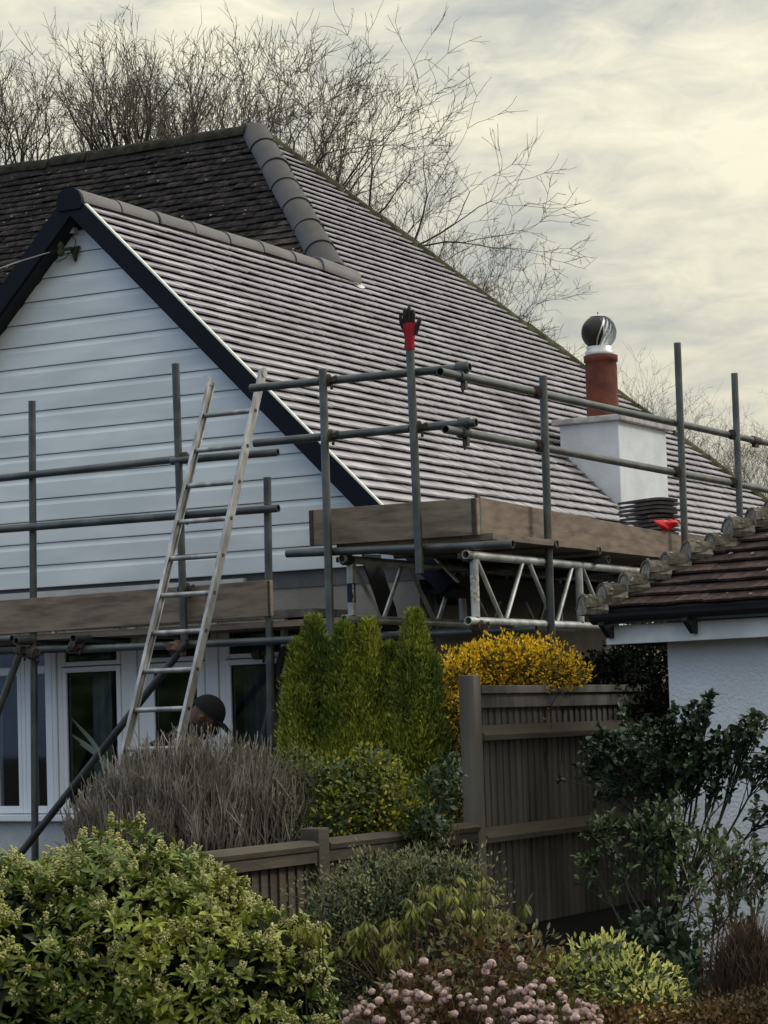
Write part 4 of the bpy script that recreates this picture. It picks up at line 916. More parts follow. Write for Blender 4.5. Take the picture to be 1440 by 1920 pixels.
b.add(vs, [(i*17+j, (i+1)*17+j, (i+1)*17+j+1, i*17+j+1) for i in range(8) for j in range(16)], True); part(b, 'beard', M['beard'], per, pi_)
b = MB(); vs = []
for i in range(9):
    ph = math.pi*.5*i/8+.0
    for j in range(24):
        t_ = 2*math.pi*j/24; vs.append(headpt(math.sin(ph)*math.cos(t_)*.112-.004, math.sin(ph)*math.sin(t_)*.090, math.cos(ph)*.112+.024))
b.add(vs, [(i*24+j, (i+1)*24+j, (i+1)*24+(j+1) % 24, i*24+(j+1) % 24) for i in range(8) for j in range(24)], True)
vs = []
for f_, w_, u_ in ((.085, .078, .03), (.13, .075, .028), (.165, .062, .018), (.185, .035, .010)):
    for th2 in (0, -.005):
        for k3 in range(7): y_ = (k3/6-.5)*2; vs.append(headpt(f_-.02*y_*y_*(1 if f_ < .17 else .3), w_*y_, u_+th2-.012*y_*y_))
fs = []
for i in range(3):
    for j in range(6):
        a = i*14+j; fs += [(a, a+14, a+15, a+1), (a+7, a+8, a+22, a+21)]
fs += [(42+j, 49+j, 50+j, 43+j) for j in range(6)]
b.add(vs, fs, True); part(b, 'cap', M['cap'], per, pi_)
# ------------------------------------------------------------------ foliage engine
def fold_leaf(P, D, U, L, W, droop=.0):
    """6-vertex folded leaves. P,D,U (n,3); L,W (n,)"""
    D = nrm(D); Sd = nrm(np.cross(D, U)); N = nrm(np.cross(Sd, D)); L = L[:, None]; W_ = W[:, None]
    b0 = P; m1 = P+D*L*.45+N*L*.02; tip = P+D*L*(1-.3*droop)-N*L*droop
    l1_ = P+D*L*.42+Sd*W_*.5+N*W_*.22; r1_ = P+D*L*.42-Sd*W_*.5+N*W_*.22
    m2 = P+D*L*.78+N*L*(-.25*droop)
    l2_ = m2-D*L*.02+Sd*W_*.34+N*W_*.14; r2_ = m2-D*L*.02-Sd*W_*.34+N*W_*.14
    V = np.stack([b0, m1, l1_, r1_, m2, l2_, r2_, tip], 1).reshape(-1, 3); n = len(P)
    T = np.array([(0, 1, 2), (0, 3, 1), (1, 4, 5), (1, 5, 2), (1, 6, 4), (1, 3, 6), (4, 7, 5), (4, 6, 7)])
    return V, (T[None]+np.arange(n)[:, None, None]*8).reshape(-1, 3)
def quad_leaf(P, D, U, L, W):
    D = nrm(D); Sd = nrm(np.cross(D, U)); N = np.cross(Sd, D)
    L = L[:, None]; W_ = W[:, None]
    V = np.stack([P, P+D*L*.5+Sd*W_*.5, P+D*L+N*L*.05, P+D*L*.5-Sd*W_*.5], 1).reshape(-1, 3); n = len(P)
    T = np.array([(0, 1, 2), (0, 2, 3)]); return V, (T[None]+np.arange(n)[:, None, None]*4).reshape(-1, 3)
def blob(n, c, r, seed, lump=.18, inner=.0, up_only=-.9):
    g_ = np.random.default_rng(seed); d = nrm(g_.normal(size=(n*2, 3))); d = d[d[:, 2] > up_only][:n]
    k = np.zeros(len(d)); 
    for i in range(7): w = g_.normal(size=3)*(2.2+i*1.1); k += np.sin(d @ w*1.5+g_.uniform(0, 6))*lump/(1+i*.35)*.6
    s = 1+k; s *= (1-inner*g_.random(len(d))**1.5)
    r = np.array(r); return np.array(c)+d*r*s[:, None], nrm(d/r)
camv = np.array(-fw)
def stems(name, P0, P1, r0, r1, m, par, inv, nseg=3, wob=.03, kind=None, seed=1):
    g_ = np.random.default_rng(seed); n = len(P0); t = np.linspace(0, 1, nseg+1)[None, :, None]
    pts = P0[:, None]+(P1-P0)[:, None]*t+np.concatenate([np.zeros((n, 1, 3)), g_.normal(size=(n, nseg, 3))*wob], 1)*np.sin(t*2.2)
    return tubes_mesh(name, pts[:, :-1].reshape(-1, 3), pts[:, 1:].reshape(-1, 3), np.repeat((r0+(r1-r0)*np.linspace(0, 1, nseg+1)[:-1])[None], n, 0).ravel(), np.repeat((r0+(r1-r0)*np.linspace(0, 1, nseg+1)[1:])[None], n, 0).ravel(), m, par, inv, kind)
def tubes_mesh(name, A, B, ra, rb, m, par=None, inv=None, kind=None, sides=3):
    D = nrm(B-A); h = np.where(np.abs(D[:, 2:3]) < .9, np.array([[0, 0, 1.]]), np.array([[1., 0, 0]])); X = nrm(np.cross(D, h)); Y = np.cross(D, X)
    ra = np.asarray(ra)[:, None]; rb = np.asarray(rb)[:, None]; rings = []
    for (P, r) in ((A, ra), (B, rb)):
        for j in range(sides):
            a = 2*math.pi*j/sides; rings.append(P+(X*math.cos(a)+Y*math.sin(a))*r)
    V = np.stack(rings, 1).reshape(-1, 3); n = len(A)
    T = np.array([(j, (j+1) % sides, sides+(j+1) % sides, sides+j) for j in range(sides)])
    T = (T[None]+np.arange(n)[:, None, None]*2*sides).reshape(-1, 4)
    o = link(bpy.data.objects.new(name, npmesh(name, V, T, m, sides > 3)), par, kind=kind)
    if inv is not None: o.matrix_parent_inverse = inv
    return o
def addm(name, VT, m, par, inv, kind=None):
    V = np.vstack([v for v, t in VT]); off = 0; TT = []
    for v, t in VT: TT.append(t+off); off += len(v)
    o = link(bpy.data.objects.new(name, npmesh(name, V, np.vstack(TT), m)), par, kind=kind); o.matrix_parent_inverse = inv; return o
def plant(name, label, cat, loc, group=None):
    o = thing(name, label, cat, loc, group); return o, Matrix.Translation(loc).inverted()
def leafy(name, label, blobs, m, L, W, dens, seed, mdark=None, cat='shrub', droop=.1, upb=.3, inner=.5, quad=False, stemr=.006, jit=.6, group=None, lump=.2, stem_m=None, nstem=24, base=None, extra=None):
    """blobs: (px,py,depth,rx,rz[,ry]) crown lobes"""
    cs_ = [(at_d(b[0], b[1], b[2]), b) for b in blobs]
    bx = sum((c_[0] for c_ in cs_), Vector())/len(cs_); gz = gh(bx.x, bx.y)
    if base: bx = Vector(base)
    par, inv = plant(name, label, cat, (bx.x, bx.y, gz), group); g_ = np.random.default_rng(seed)
    P, N = [], []
    for i, (c_, b_) in enumerate(cs_):
        rx, rz = b_[3], b_[4]; ry = b_[5] if len(b_) > 5 else rx
        a, n_ = blob(int(dens*(rx*ry+rx*rz+ry*rz)/3*12), c_, (rx, ry, rz), seed*13+i, lump, inner); P.append(a); N.append(n_)
    P = np.vstack(P); N = np.vstack(N); k = P[:, 2] > gz; P, N = P[k], N[k]; n = len(P)
    D = N+g_.normal(size=(n, 3))*jit+np.array([0, 0, upb]); U = np.array([0, 0, 1.])+g_.normal(size=(n, 3))*.5
    l_ = L*g_.uniform(.6, 1.15, n); w_ = W*g_.uniform(.7, 1.2, n)
    VT = quad_leaf(P, D, U, l_, w_) if quad else fold_leaf(P, D, U, l_, w_, droop)
    addm('foliage', [VT], m, par, inv, 'stuff')
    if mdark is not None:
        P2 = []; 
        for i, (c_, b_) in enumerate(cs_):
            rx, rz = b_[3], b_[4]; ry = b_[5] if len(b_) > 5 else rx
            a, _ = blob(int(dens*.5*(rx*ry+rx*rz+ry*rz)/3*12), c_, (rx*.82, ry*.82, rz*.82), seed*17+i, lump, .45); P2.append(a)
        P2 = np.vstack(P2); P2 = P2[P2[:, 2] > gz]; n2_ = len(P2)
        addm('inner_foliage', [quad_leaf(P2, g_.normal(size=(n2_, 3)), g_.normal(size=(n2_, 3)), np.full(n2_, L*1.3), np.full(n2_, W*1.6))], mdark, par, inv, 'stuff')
    # branches
    g0 = np.array([bx.x, bx.y, gz]); idx = g_.choice(n, min(nstem, n), replace=False); P0 = g0+g_.normal(size=(len(idx), 3))*np.array([.08, .08, 0])
    stems('stem', P0, P[idx], stemr, stemr*.3, stem_m or M['straw'], par, inv, 5, .03, 'stuff' if nstem > 60 else None, seed)
    return par, inv, P, N
# ------------------------------------------------------------------ unseen hedge added behind the camera to darken the pane reflections
hx, hz = np.meshgrid(np.linspace(-34, 8, 170), np.linspace(-.1, 1, 30)); hyy = -15-1.2*np.sqrt(np.clip(1-hz**4, 0, 1))+rg.normal(size=hx.shape)*.12+.4*np.sin(hx*1.7)*np.sin(hx*.6)
Vh = np.stack([hx+rg.normal(size=hx.shape)*.08, -30.5-hyy, hz*4.6*(1+.10*np.sin(hx*1.1)+.06*np.sin(hx*3.1))], -1); Vh[..., 1] = -13.2-1.2*np.sqrt(np.clip(1-hz**4, 0, 1))*-1+rg.normal(size=hx.shape)*.14-1.2
Th = np.array([(j*170+i, j*170+i+1, (j+1)*170+i+1, (j+1)*170+i) for j in range(29) for i in range(169)])
Vb = Vh.copy(); Vb[..., 1] = -31.0+(-13.2-1.2-Vb[..., 1])+14.9
link(bpy.data.objects.new('hedge', npmesh('hedge', np.vstack([Vh.reshape(-1, 3), Vb.reshape(-1, 3)]), np.vstack([Th, Th+5100]), M['mid'])), None, 'unseen tall hedge added behind the camera to darken the bay window panes', 'hedge')
# ------------------------------------------------------------------ skimmia in the foreground
def skimmia():
    blobs = [(205, 1830, 9.6, .54, .50, .50), (70, 1850, 9.5, .46, .47, .5), (360, 1850, 9.5, .38, .38, .4), (470, 1870, 9.4, .30, .30, .35), (395, 1725, 9.7, .18, .13, .25), (215, 1685, 9.7, .26, .20, .3), (-50, 1780, 9.6, .36, .38, .4), (330, 1760, 9.6, .30, .24, .3), (545, 1925, 9.4, .14, .20, .25)]
    c0 = at_d(260, 1880, 9.5); gz = gh(c0.x, c0.y)
    par, inv = plant('skimmia_shrub', 'big glossy green shrub covered in cream bud clusters filling the lower left', 'shrub', (c0.x, c0.y, gz))
    g_ = np.random.default_rng(5); P, N = [], []
    for i, b_ in enumerate(blobs):
        rx, rz, ry = b_[3], b_[4], b_[5]; c_ = at_d(*b_[:3])
        a, n_ = blob(int(1350*(rx*ry+rx*rz+ry*rz)/3*4), c_, (rx, ry, rz), 90+i, .12, .12); P.append(a); N.append(n_)
    P = np.vstack(P); N = np.vstack(N); cs2 = [(np.array(at_d(*b_[:3])), np.array([b_[3], b_[5], b_[4]])) for b_ in blobs]
    keep = np.ones(len(P), bool)
    for c_, r_ in cs2: keep &= ~((((P-c_)/(r_*.80))**2).sum(1) < 1)
    keep &= (P[:, 2] > gz) & (N @ camv > -.45); P, N = P[keep], N[keep]
    ax = nrm(N+np.array([0, 0, .75])+g_.normal(size=N.shape)*.5)
    LP, LD, LU, LL, LW_ = [], [], [], [], []
    for i in range(len(P)):
        a = ax[i]; s_ = nrm(np.cross(a, [.3, .5, .8])); t_ = np.cross(a, s_); n_ = g_.integers(6, 10); ph0 = g_.uniform(0, 6)
        for j in range(n_):
            an = ph0+2.4*j; el = rad(g_.uniform(-5, 55)); d = (s_*math.cos(an)+t_*math.sin(an))*math.cos(el)+a*math.sin(el)
            LP.append(P[i]-a*.02*g_.random()); LD.append(d); LU.append(a+g_.normal(size=3)*.2); LL.append(g_.uniform(.032, .072)*g_.choice([.8, 1, 1.15])); LW_.append(g_.uniform(.012, .023))
    LP, LD, LU, LL, LW_ = map(np.array, (LP, LD, LU, LL, LW_))
    depth = (LP-np.array(EYE)) @ np.array(fw)
    scr_y = LP[:, 2]; order = np.argsort(depth); vis = np.zeros(len(LP), bool); vis[order[:700]] = True
    sel = np.where(vis & (LP[:, 2] > .45))[0]; sel = g_.permutation(sel)[:300]; rest = np.ones(len(LP), bool); rest[sel] = False
    addm('foliage', [fold_leaf(LP[rest], LD[rest], LU[rest], LL[rest], LW_[rest], .12)], M['skim'], par, inv, 'stuff')
    v, t = fold_leaf(np.zeros((1, 3)), np.array([[1., 0, 0]]), np.array([[0, 0, 1.]]), np.array([1.]), np.array([.3]), .12); me = npmesh('leaf', v, t, M['skim'])
    for i in sel:
        d = nrm(LD[i]); s_ = nrm(np.cross(d, LU[i])); n_ = np.cross(s_, d); o = link(bpy.data.objects.new('leaf', me), par); o.matrix_parent_inverse = inv; l_ = LL[i]
        # local x=d, y=-s (since side = d x up = -y in local)
        R_ = Matrix(((d[0], -s_[0], n_[0]), (d[1], -s_[1], n_[1]), (d[2], -s_[2], n_[2])))
        o.matrix_basis = Matrix.Translation(Vector(LP[i])) @ (R_*l_).to_4x4()
    # bud clusters
    oct_v = np.array([(1, 0, 0), (-1, 0, 0), (0, 1, 0), (0, -1, 0), (0, 0, 1), (0, 0, -1)], float); oct_t = np.array([(0, 2, 4), (2, 1, 4), (1, 3, 4), (3, 0, 4), (2, 0, 5), (1, 2, 5), (3, 1, 5), (0, 3, 5)])
    protos = []
    for q in range(4):
        vs_, ts_ = [], []
        for j in range(26):
            h = g_.random(); an = g_.uniform(0, 6.28); rr = .0155*(1-h*.6)*math.sqrt(g_.random()+.2); c_ = np.array([rr*math.cos(an), rr*math.sin(an), .002+h*.034])
            vs_.append(oct_v*g_.uniform(.0035, .0055)+c_); ts_.append(oct_t+6*j)
        protos.append((np.vstack(vs_), np.vstack(ts_)))
    pm = [npmesh('flower_cluster', v_, t_, M['skimfl']) for v_, t_ in protos]
    has = np.where(g_.random(len(P)) < .55)[0]; dd = (P[has]-np.array(EYE)) @ np.array(fw); o_ = has[np.argsort(dd)]
    near_ = set(o_[:300].tolist()); VT = []
    for i in has:
        a = ax[i]; s_ = nrm(np.cross(a, [.3, .5, .8])); t_ = np.cross(a, s_); sc = g_.uniform(.55, 1.4); q = g_.integers(4); base = P[i]+a*.012
        if i in near_:
            o = link(bpy.data.objects.new('flower_cluster', pm[q]), par); o.matrix_parent_inverse = inv
            o.matrix_basis = Matrix.Translation(Vector(base)) @ (Matrix(((s_[0], t_[0], a[0]), (s_[1], t_[1], a[1]), (s_[2], t_[2], a[2])))*sc).to_4x4()
        else:
            v_, t2 = protos[q]; VT.append((v_*sc @ np.array([s_, t_, a])+base, t2))
    if VT: addm('far_flower_clusters', VT, M['skimfl'], par, inv, 'stuff')
    # inner dark leaves and branches
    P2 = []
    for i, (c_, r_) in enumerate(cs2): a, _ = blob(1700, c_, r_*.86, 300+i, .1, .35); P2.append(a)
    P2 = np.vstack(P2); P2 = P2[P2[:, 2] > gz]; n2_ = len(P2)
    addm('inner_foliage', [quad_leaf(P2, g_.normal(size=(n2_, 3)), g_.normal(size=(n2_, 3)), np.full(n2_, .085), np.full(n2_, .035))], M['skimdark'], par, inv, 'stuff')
    idx = g_.choice(len(P), 50); stems('stem', np.array([c0.x, c0.y, gz])+g_.normal(size=(50, 3))*np.array([.1, .1, 0]), P[idx], .009, .003, M['straw'], par, inv, 5, .03)
skimmia()
# ------------------------------------------------------------------ pink-headed shrub
def pink():
    blobs = [(900, 1815, 9.0, .21, .17, .2), (985, 1810, 9.0, .15, .13, .18), (800, 1865, 8.9, .16, .13, .18), (1040, 1930, 8.8, .18, .15, .18), (720, 1925, 8.8, .13, .10, .15), (900, 1960, 8.8, .3, .22, .2)]
    c0 = at_d(890, 1920, 8.9); gz = gh(c0.x, c0.y)
    par, inv, P, N = leafy('pink_flowered_shrub', 'brown twiggy shrub topped with round dusty-pink flower heads at the bottom centre', blobs, M['brown'], .030, .014, 700, 41, M['brown'], jit=.6, upb=.5, inner=.6, nstem=50, stem_m=M['straw'], stemr=.005)
    g_ = np.random.default_rng(8); P, N = [], []
    for i, b_ in enumerate(blobs):
        a, n_ = blob(int((310 if i != 5 else 150)*(b_[3]/.18)**2*.62), at_d(*b_[:3]), (b_[3]*1.02, b_[5], b_[4]*1.05), 60+i, .22, .1, -.2); P.append(a); N.append(n_)
    P = np.vstack(P); N = np.vstack(N); kk = (N @ camv > -.3); P, N = P[kk], N[kk]
    # flower head: knobbly ball
    me_list = []
    for q in range(4):
        n_, m_ = 9, 7; vs_ = []
        for i in range(m_+1):
            for j in range(n_):
                ph, t_ = math.pi*i/m_, 2*math.pi*j/n_; r_ = 1+g_.uniform(-.16, .16); vs_.append((math.sin(ph)*math.cos(t_)*r_, math.sin(ph)*math.sin(t_)*r_, math.cos(ph)*r_*.85+.5))
        T_ = np.array([(i*n_+j, (i+1)*n_+j, (i+1)*n_+(j+1) % n_, i*n_+(j+1) % n_) for i in range(m_) for j in range(n_)]); me_list.append(npmesh('flower_head', np.array(vs_), T_, M['pinkfl']))
    order = np.argsort((P-np.array(EYE)) @ np.array(fw))
    for i in order[:290]:
        o = link(bpy.data.objects.new('flower_head', me_list[g_.integers(4)]), par); o.matrix_parent_inverse = inv; a = nrm(N[i]+np.array([0, 0, .8])); s_ = nrm(np.cross(a, [.3, .5, .8])); t_ = np.cross(a, s_); sc = g_.uniform(.009, .0175)
        o.matrix_basis = Matrix.Translation(Vector(P[i])) @ (Matrix(((s_[0], t_[0], a[0]), (s_[1], t_[1], a[1]), (s_[2], t_[2], a[2])))*float(sc)).to_4x4()
    n = len(P); D = N+g_.normal(size=(n, 3))*.5+np.array([0, 0, .5])
    addm('pale_leaves', [fold_leaf(P[::2], D[::2], g_.normal(size=(len(P[::2]), 3)), np.full(len(P[::2]), .035), np.full(len(P[::2]), .012), .1)], M['pale'], par, inv, 'stuff')
    addm('bracts', [fold_leaf(P[1::3], D[1::3]*[1, 1, .2], g_.normal(size=(len(P[1::3]), 3)), np.full(len(P[1::3]), .035), np.full(len(P[1::3]), .018), .1)], M['olive'], par, inv, 'stuff')
pink()
# ------------------------------------------------------------------ other shrubs
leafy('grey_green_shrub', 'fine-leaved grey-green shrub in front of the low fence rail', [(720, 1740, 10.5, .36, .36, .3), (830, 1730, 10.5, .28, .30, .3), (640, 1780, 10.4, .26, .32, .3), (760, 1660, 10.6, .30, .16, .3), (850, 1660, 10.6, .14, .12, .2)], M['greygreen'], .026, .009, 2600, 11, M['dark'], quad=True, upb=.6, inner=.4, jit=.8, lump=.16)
par, inv = None, None
def drooping(label, centers, m, seed, L=.10, W=.028, name='drooping_shrub'):
    c0 = at_d(*centers[0][:3]); gz = gh(c0.x, c0.y); par, inv = plant(name, label, 'shrub', (c0.x, c0.y, gz)); g_ = np.random.default_rng(seed)
    P, D, LL = [], [], []; ends = []
    for px, py, d, n_, sp in centers:
        for i in range(n_):
            p = np.array(at_d(px+g_.normal()*sp, py+g_.normal()*sp*.6, d+g_.normal()*.12)); ends.append(p); k_ = g_.integers(6, 11); ph = g_.uniform(0, 6)
            for j in range(k_):
                a = ph+j*2*math.pi/k_; P.append(p+g_.normal(size=3)*.004); D.append((math.cos(a)*.6, math.sin(a)*.6, -g_.uniform(.35, 1.1))); LL.append(L*g_.uniform(.7, 1.15))
    P, D, LL = map(np.array, (P, D, LL)); n = len(P)
    addm('foliage', [fold_leaf(P, D, np.tile([0, 0, 1.], (n, 1))+g_.normal(size=(n, 3))*.25, LL, LL*(W/L), .22)], m, par, inv, 'stuff')
    ends = np.array(ends); stems('stem', np.array([c0.x, c0.y, gz])+g_.normal(size=(len(ends), 3))*np.array([.05, .05, 0]), ends, .007, .003, M['straw'], par, inv, 5, .03)
    return par, inv
drooping('yellow-green shrub with long drooping leaves in front of the fence post', [(830, 1700, 9.9, 26, 34), (770, 1730, 9.9, 16, 28), (700, 1745, 9.8, 12, 20), (670, 1770, 9.8, 8, 14), (880, 1730, 9.8, 18, 28), (940, 1720, 9.8, 8, 18), (840, 1660, 10, 14, 26), (740, 1790, 9.8, 10, 26), (880, 1670, 9.9, 12, 24)], M['pieris'], 21, L=.062, W=.016)
drooping('small tuft of long drooping green leaves at the right side of the skimmia', [(585, 1745, 9.3, 9, 16)], M['pieris'], 22, L=.06, W=.015, name='leaf_tuft')
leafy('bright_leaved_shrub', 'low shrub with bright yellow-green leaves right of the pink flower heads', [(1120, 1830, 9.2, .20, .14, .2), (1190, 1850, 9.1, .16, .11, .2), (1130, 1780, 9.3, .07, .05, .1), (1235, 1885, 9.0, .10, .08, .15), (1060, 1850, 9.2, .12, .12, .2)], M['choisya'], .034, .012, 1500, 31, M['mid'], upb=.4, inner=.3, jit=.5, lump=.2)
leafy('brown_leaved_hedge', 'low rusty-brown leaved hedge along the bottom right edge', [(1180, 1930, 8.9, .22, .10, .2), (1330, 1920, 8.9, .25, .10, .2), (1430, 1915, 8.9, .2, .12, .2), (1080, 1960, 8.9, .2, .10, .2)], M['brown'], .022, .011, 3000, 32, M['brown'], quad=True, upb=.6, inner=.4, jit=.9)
leafy('camellia_shrub', 'dark glossy-leaved shrub with a few coppery leaves in front of the garage wall corner', [(1225, 1760, 10.3, .13, .11, .14), (1265, 1820, 10.2, .16, .16, .16), (1205, 1800, 10.3, .12, .14, .14), (1290, 1870, 10.0, .15, .12, .15)], M['dark'], .055, .028, 700, 33, M['dark'], upb=.0, droop=.2, inner=.3, jit=.5)
# golden hedge shrub
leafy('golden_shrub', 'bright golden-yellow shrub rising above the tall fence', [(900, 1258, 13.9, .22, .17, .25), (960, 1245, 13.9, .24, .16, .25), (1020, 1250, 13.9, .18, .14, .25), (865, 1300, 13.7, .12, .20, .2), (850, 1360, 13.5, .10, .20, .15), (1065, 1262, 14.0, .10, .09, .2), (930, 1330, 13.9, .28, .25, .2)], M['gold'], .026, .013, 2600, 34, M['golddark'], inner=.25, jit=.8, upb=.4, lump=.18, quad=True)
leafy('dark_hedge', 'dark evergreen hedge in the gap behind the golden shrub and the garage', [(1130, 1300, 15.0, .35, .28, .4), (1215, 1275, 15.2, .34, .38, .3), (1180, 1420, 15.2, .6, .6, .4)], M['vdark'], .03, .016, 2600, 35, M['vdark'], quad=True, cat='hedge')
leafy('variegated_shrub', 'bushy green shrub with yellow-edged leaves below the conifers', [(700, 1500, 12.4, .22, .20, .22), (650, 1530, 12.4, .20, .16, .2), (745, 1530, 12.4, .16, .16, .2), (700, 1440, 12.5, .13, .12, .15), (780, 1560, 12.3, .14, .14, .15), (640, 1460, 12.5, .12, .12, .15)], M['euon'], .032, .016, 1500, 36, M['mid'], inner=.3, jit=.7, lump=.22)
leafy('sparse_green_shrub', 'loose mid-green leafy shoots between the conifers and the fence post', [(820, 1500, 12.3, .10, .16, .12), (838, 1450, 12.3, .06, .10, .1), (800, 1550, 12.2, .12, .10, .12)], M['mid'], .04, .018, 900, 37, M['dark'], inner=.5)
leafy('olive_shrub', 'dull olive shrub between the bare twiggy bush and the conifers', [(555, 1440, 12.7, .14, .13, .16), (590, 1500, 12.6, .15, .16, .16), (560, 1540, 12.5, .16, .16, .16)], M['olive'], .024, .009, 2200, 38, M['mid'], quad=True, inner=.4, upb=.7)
# conifers
def conifer(cx, ptop, wpx, ybot, d, seed, label, lobes):
    c0 = at_d(cx, ybot, d); gz = gh(c0.x, c0.y); par, inv = plant('conifer', label, 'conifer', (c0.x, c0.y, gz), 'columnar conifers by the scaffold'); g_ = np.random.default_rng(seed); VT = []
    for (lx_, lt, lw) in lobes:
        zt_ = at_d(lx_, lt, d).z; ctr = at_d(lx_, ybot, d); R_ = lw/4700*d; H = zt_-gz; n = int(11000*R_*H/.25*.55)
        h = g_.random(n)**.8; rr = R_*1.22*np.minimum(1, (1.02-h)*1.7)**.68*(.6+.4*np.minimum(1, h*4)); an = g_.uniform(0, 6.28, n)
        rr = rr*(1+.15*np.sin(an*3+h*9+seed)+.13*np.sin(an*7+h*23)+.10*np.sin(an*13-h*47))*(1-.4*g_.random(n)**2.2)*(1+.12*(g_.random(n) < .04))
        P = np.stack([ctr.x+rr*np.cos(an), ctr.y+rr*np.sin(an), gz+h*H], 1); Dn = np.stack([np.cos(an)*.28, np.sin(an)*.28, np.ones(n)], 1)
        fr = g_.integers(2, 5)
        for k2 in range(4):
            D = Dn+g_.normal(size=(n, 3))*.42; VT.append(quad_leaf(P+g_.normal(size=(n, 3))*.010, D, g_.normal(size=(n, 3)), g_.uniform(.014, .048, n), g_.uniform(.005, .011, n)))
    addm('foliage', VT, M['conif'], par, inv, 'stuff')
    b = MB(); b.tube([(c0.x, c0.y, gz), (c0.x, c0.y, gz+1.0)], [.035, .015], 8); part(b, 'trunk', M['bark'], par, inv)
conifer(590, 1165, 55, 1560, 13.6, 1, 'leftmost of the three green columnar conifers, broad with a pointed top', [(600, 1160, 54), (570, 1205, 44), (638, 1205, 42), (556, 1290, 34)])
conifer(680, 1178, 60, 1560, 13.5, 2, 'middle green columnar conifer with two blunt tips', [(657, 1172, 50), (704, 1168, 52), (742, 1212, 46), (680, 1250, 70)])
conifer(792, 1153, 46, 1560, 13.4, 3, 'rightmost and tallest green columnar conifer, next to the golden shrub', [(790, 1148, 52), (820, 1235, 40), (762, 1250, 50)])
# bare twiggy bush
def twiggy(name, label, cx, cy, d, wpx, toppx, basepx, n, m, seed, r=.0042, spread=.55, fl=None):
    c0 = at_d(cx, basepx, d); gz = gh(c0.x, c0.y); par, inv = plant(name, label, 'shrub', (c0.x, c0.y, gz)); g_ = np.random.default_rng(seed)
    R_ = wpx/4700*d; zt_ = at_d(cx, toppx, d).z; A, B, ra, rb = [], [], [], []
    u = g_.uniform(-1, 1, n); v = g_.uniform(-1, 1, n); q = u*u+v*v; ok = q < 1; u, v, q = u[ok], v[ok], q[ok]; n = len(u)
    h = (zt_-gz)*(1-.34*q**1.2)*(g_.uniform(.80, 1.03, n)); tip = np.stack([c0.x+u*R_*rt.x+v*R_*.6*fw.x, c0.y+u*R_*rt.y+v*R_*.6*fw.y, gz+h], 1)
    root = np.stack([c0.x+u*R_*spread*rt.x, c0.y+u*R_*spread*rt.y, np.full(n, gz)], 1)
    mid = root*.42+tip*.58; mid[:, :2] += (tip-root)[:, :2]*.16; mid += g_.normal(size=(n, 3))*.03; q3 = mid*.45+tip*.55+g_.normal(size=(n, 3))*.012
    for a, b_, x, y in ((root, mid, 1.5, 1.1), (mid, q3, 1.1, .9), (q3, tip, .9, .6)): A.append(a); B.append(b_); ra.append(np.full(n, r*x)); rb.append(np.full(n, r*y))
    for k2 in range(4):
        f_ = g_.uniform(.15, .85, n)[:, None]; s_ = mid*(1-f_)+tip*f_; e_ = s_+g_.normal(size=(n, 3))*[.035, .035, .02]+np.array([0, 0, 1])*g_.uniform(.06, .16, n)[:, None]
        A.append(s_); B.append(e_); ra.append(np.full(n, r*.7)); rb.append(np.full(n, r*.45))
    tubes_mesh('shoots', np.vstack(A), np.vstack(B), np.hstack(ra), np.hstack(rb), m, par, inv, 'stuff')
    if fl:
        P = tip[::1]; nn_ = len(P); addm('seed_tips', [quad_leaf(P-np.array([0, 0, .012]), np.tile([0, 0, 1.], (nn_, 1))+g_.normal(size=(nn_, 3))*.3, g_.normal(size=(nn_, 3)), np.full(nn_, .03), np.full(nn_, .010))], fl, par, inv, 'stuff')
    return par
twiggy('bare_shrub', 'leafless grey-brown bush of dense upright twigs in front of the bay window', 372, 1480, 12.6, 256, 1374, 1640, 2300, M['shoot'], 51, fl=M['pale'])
twiggy('brown_twig_shrub', 'reddish-brown twiggy shrub at the bottom right against the garage wall', 1410, 1800, 9.4, 72, 1735, 1960, 900, M['straw'], 52, r=.003, spread=.4, fl=M['brown'])
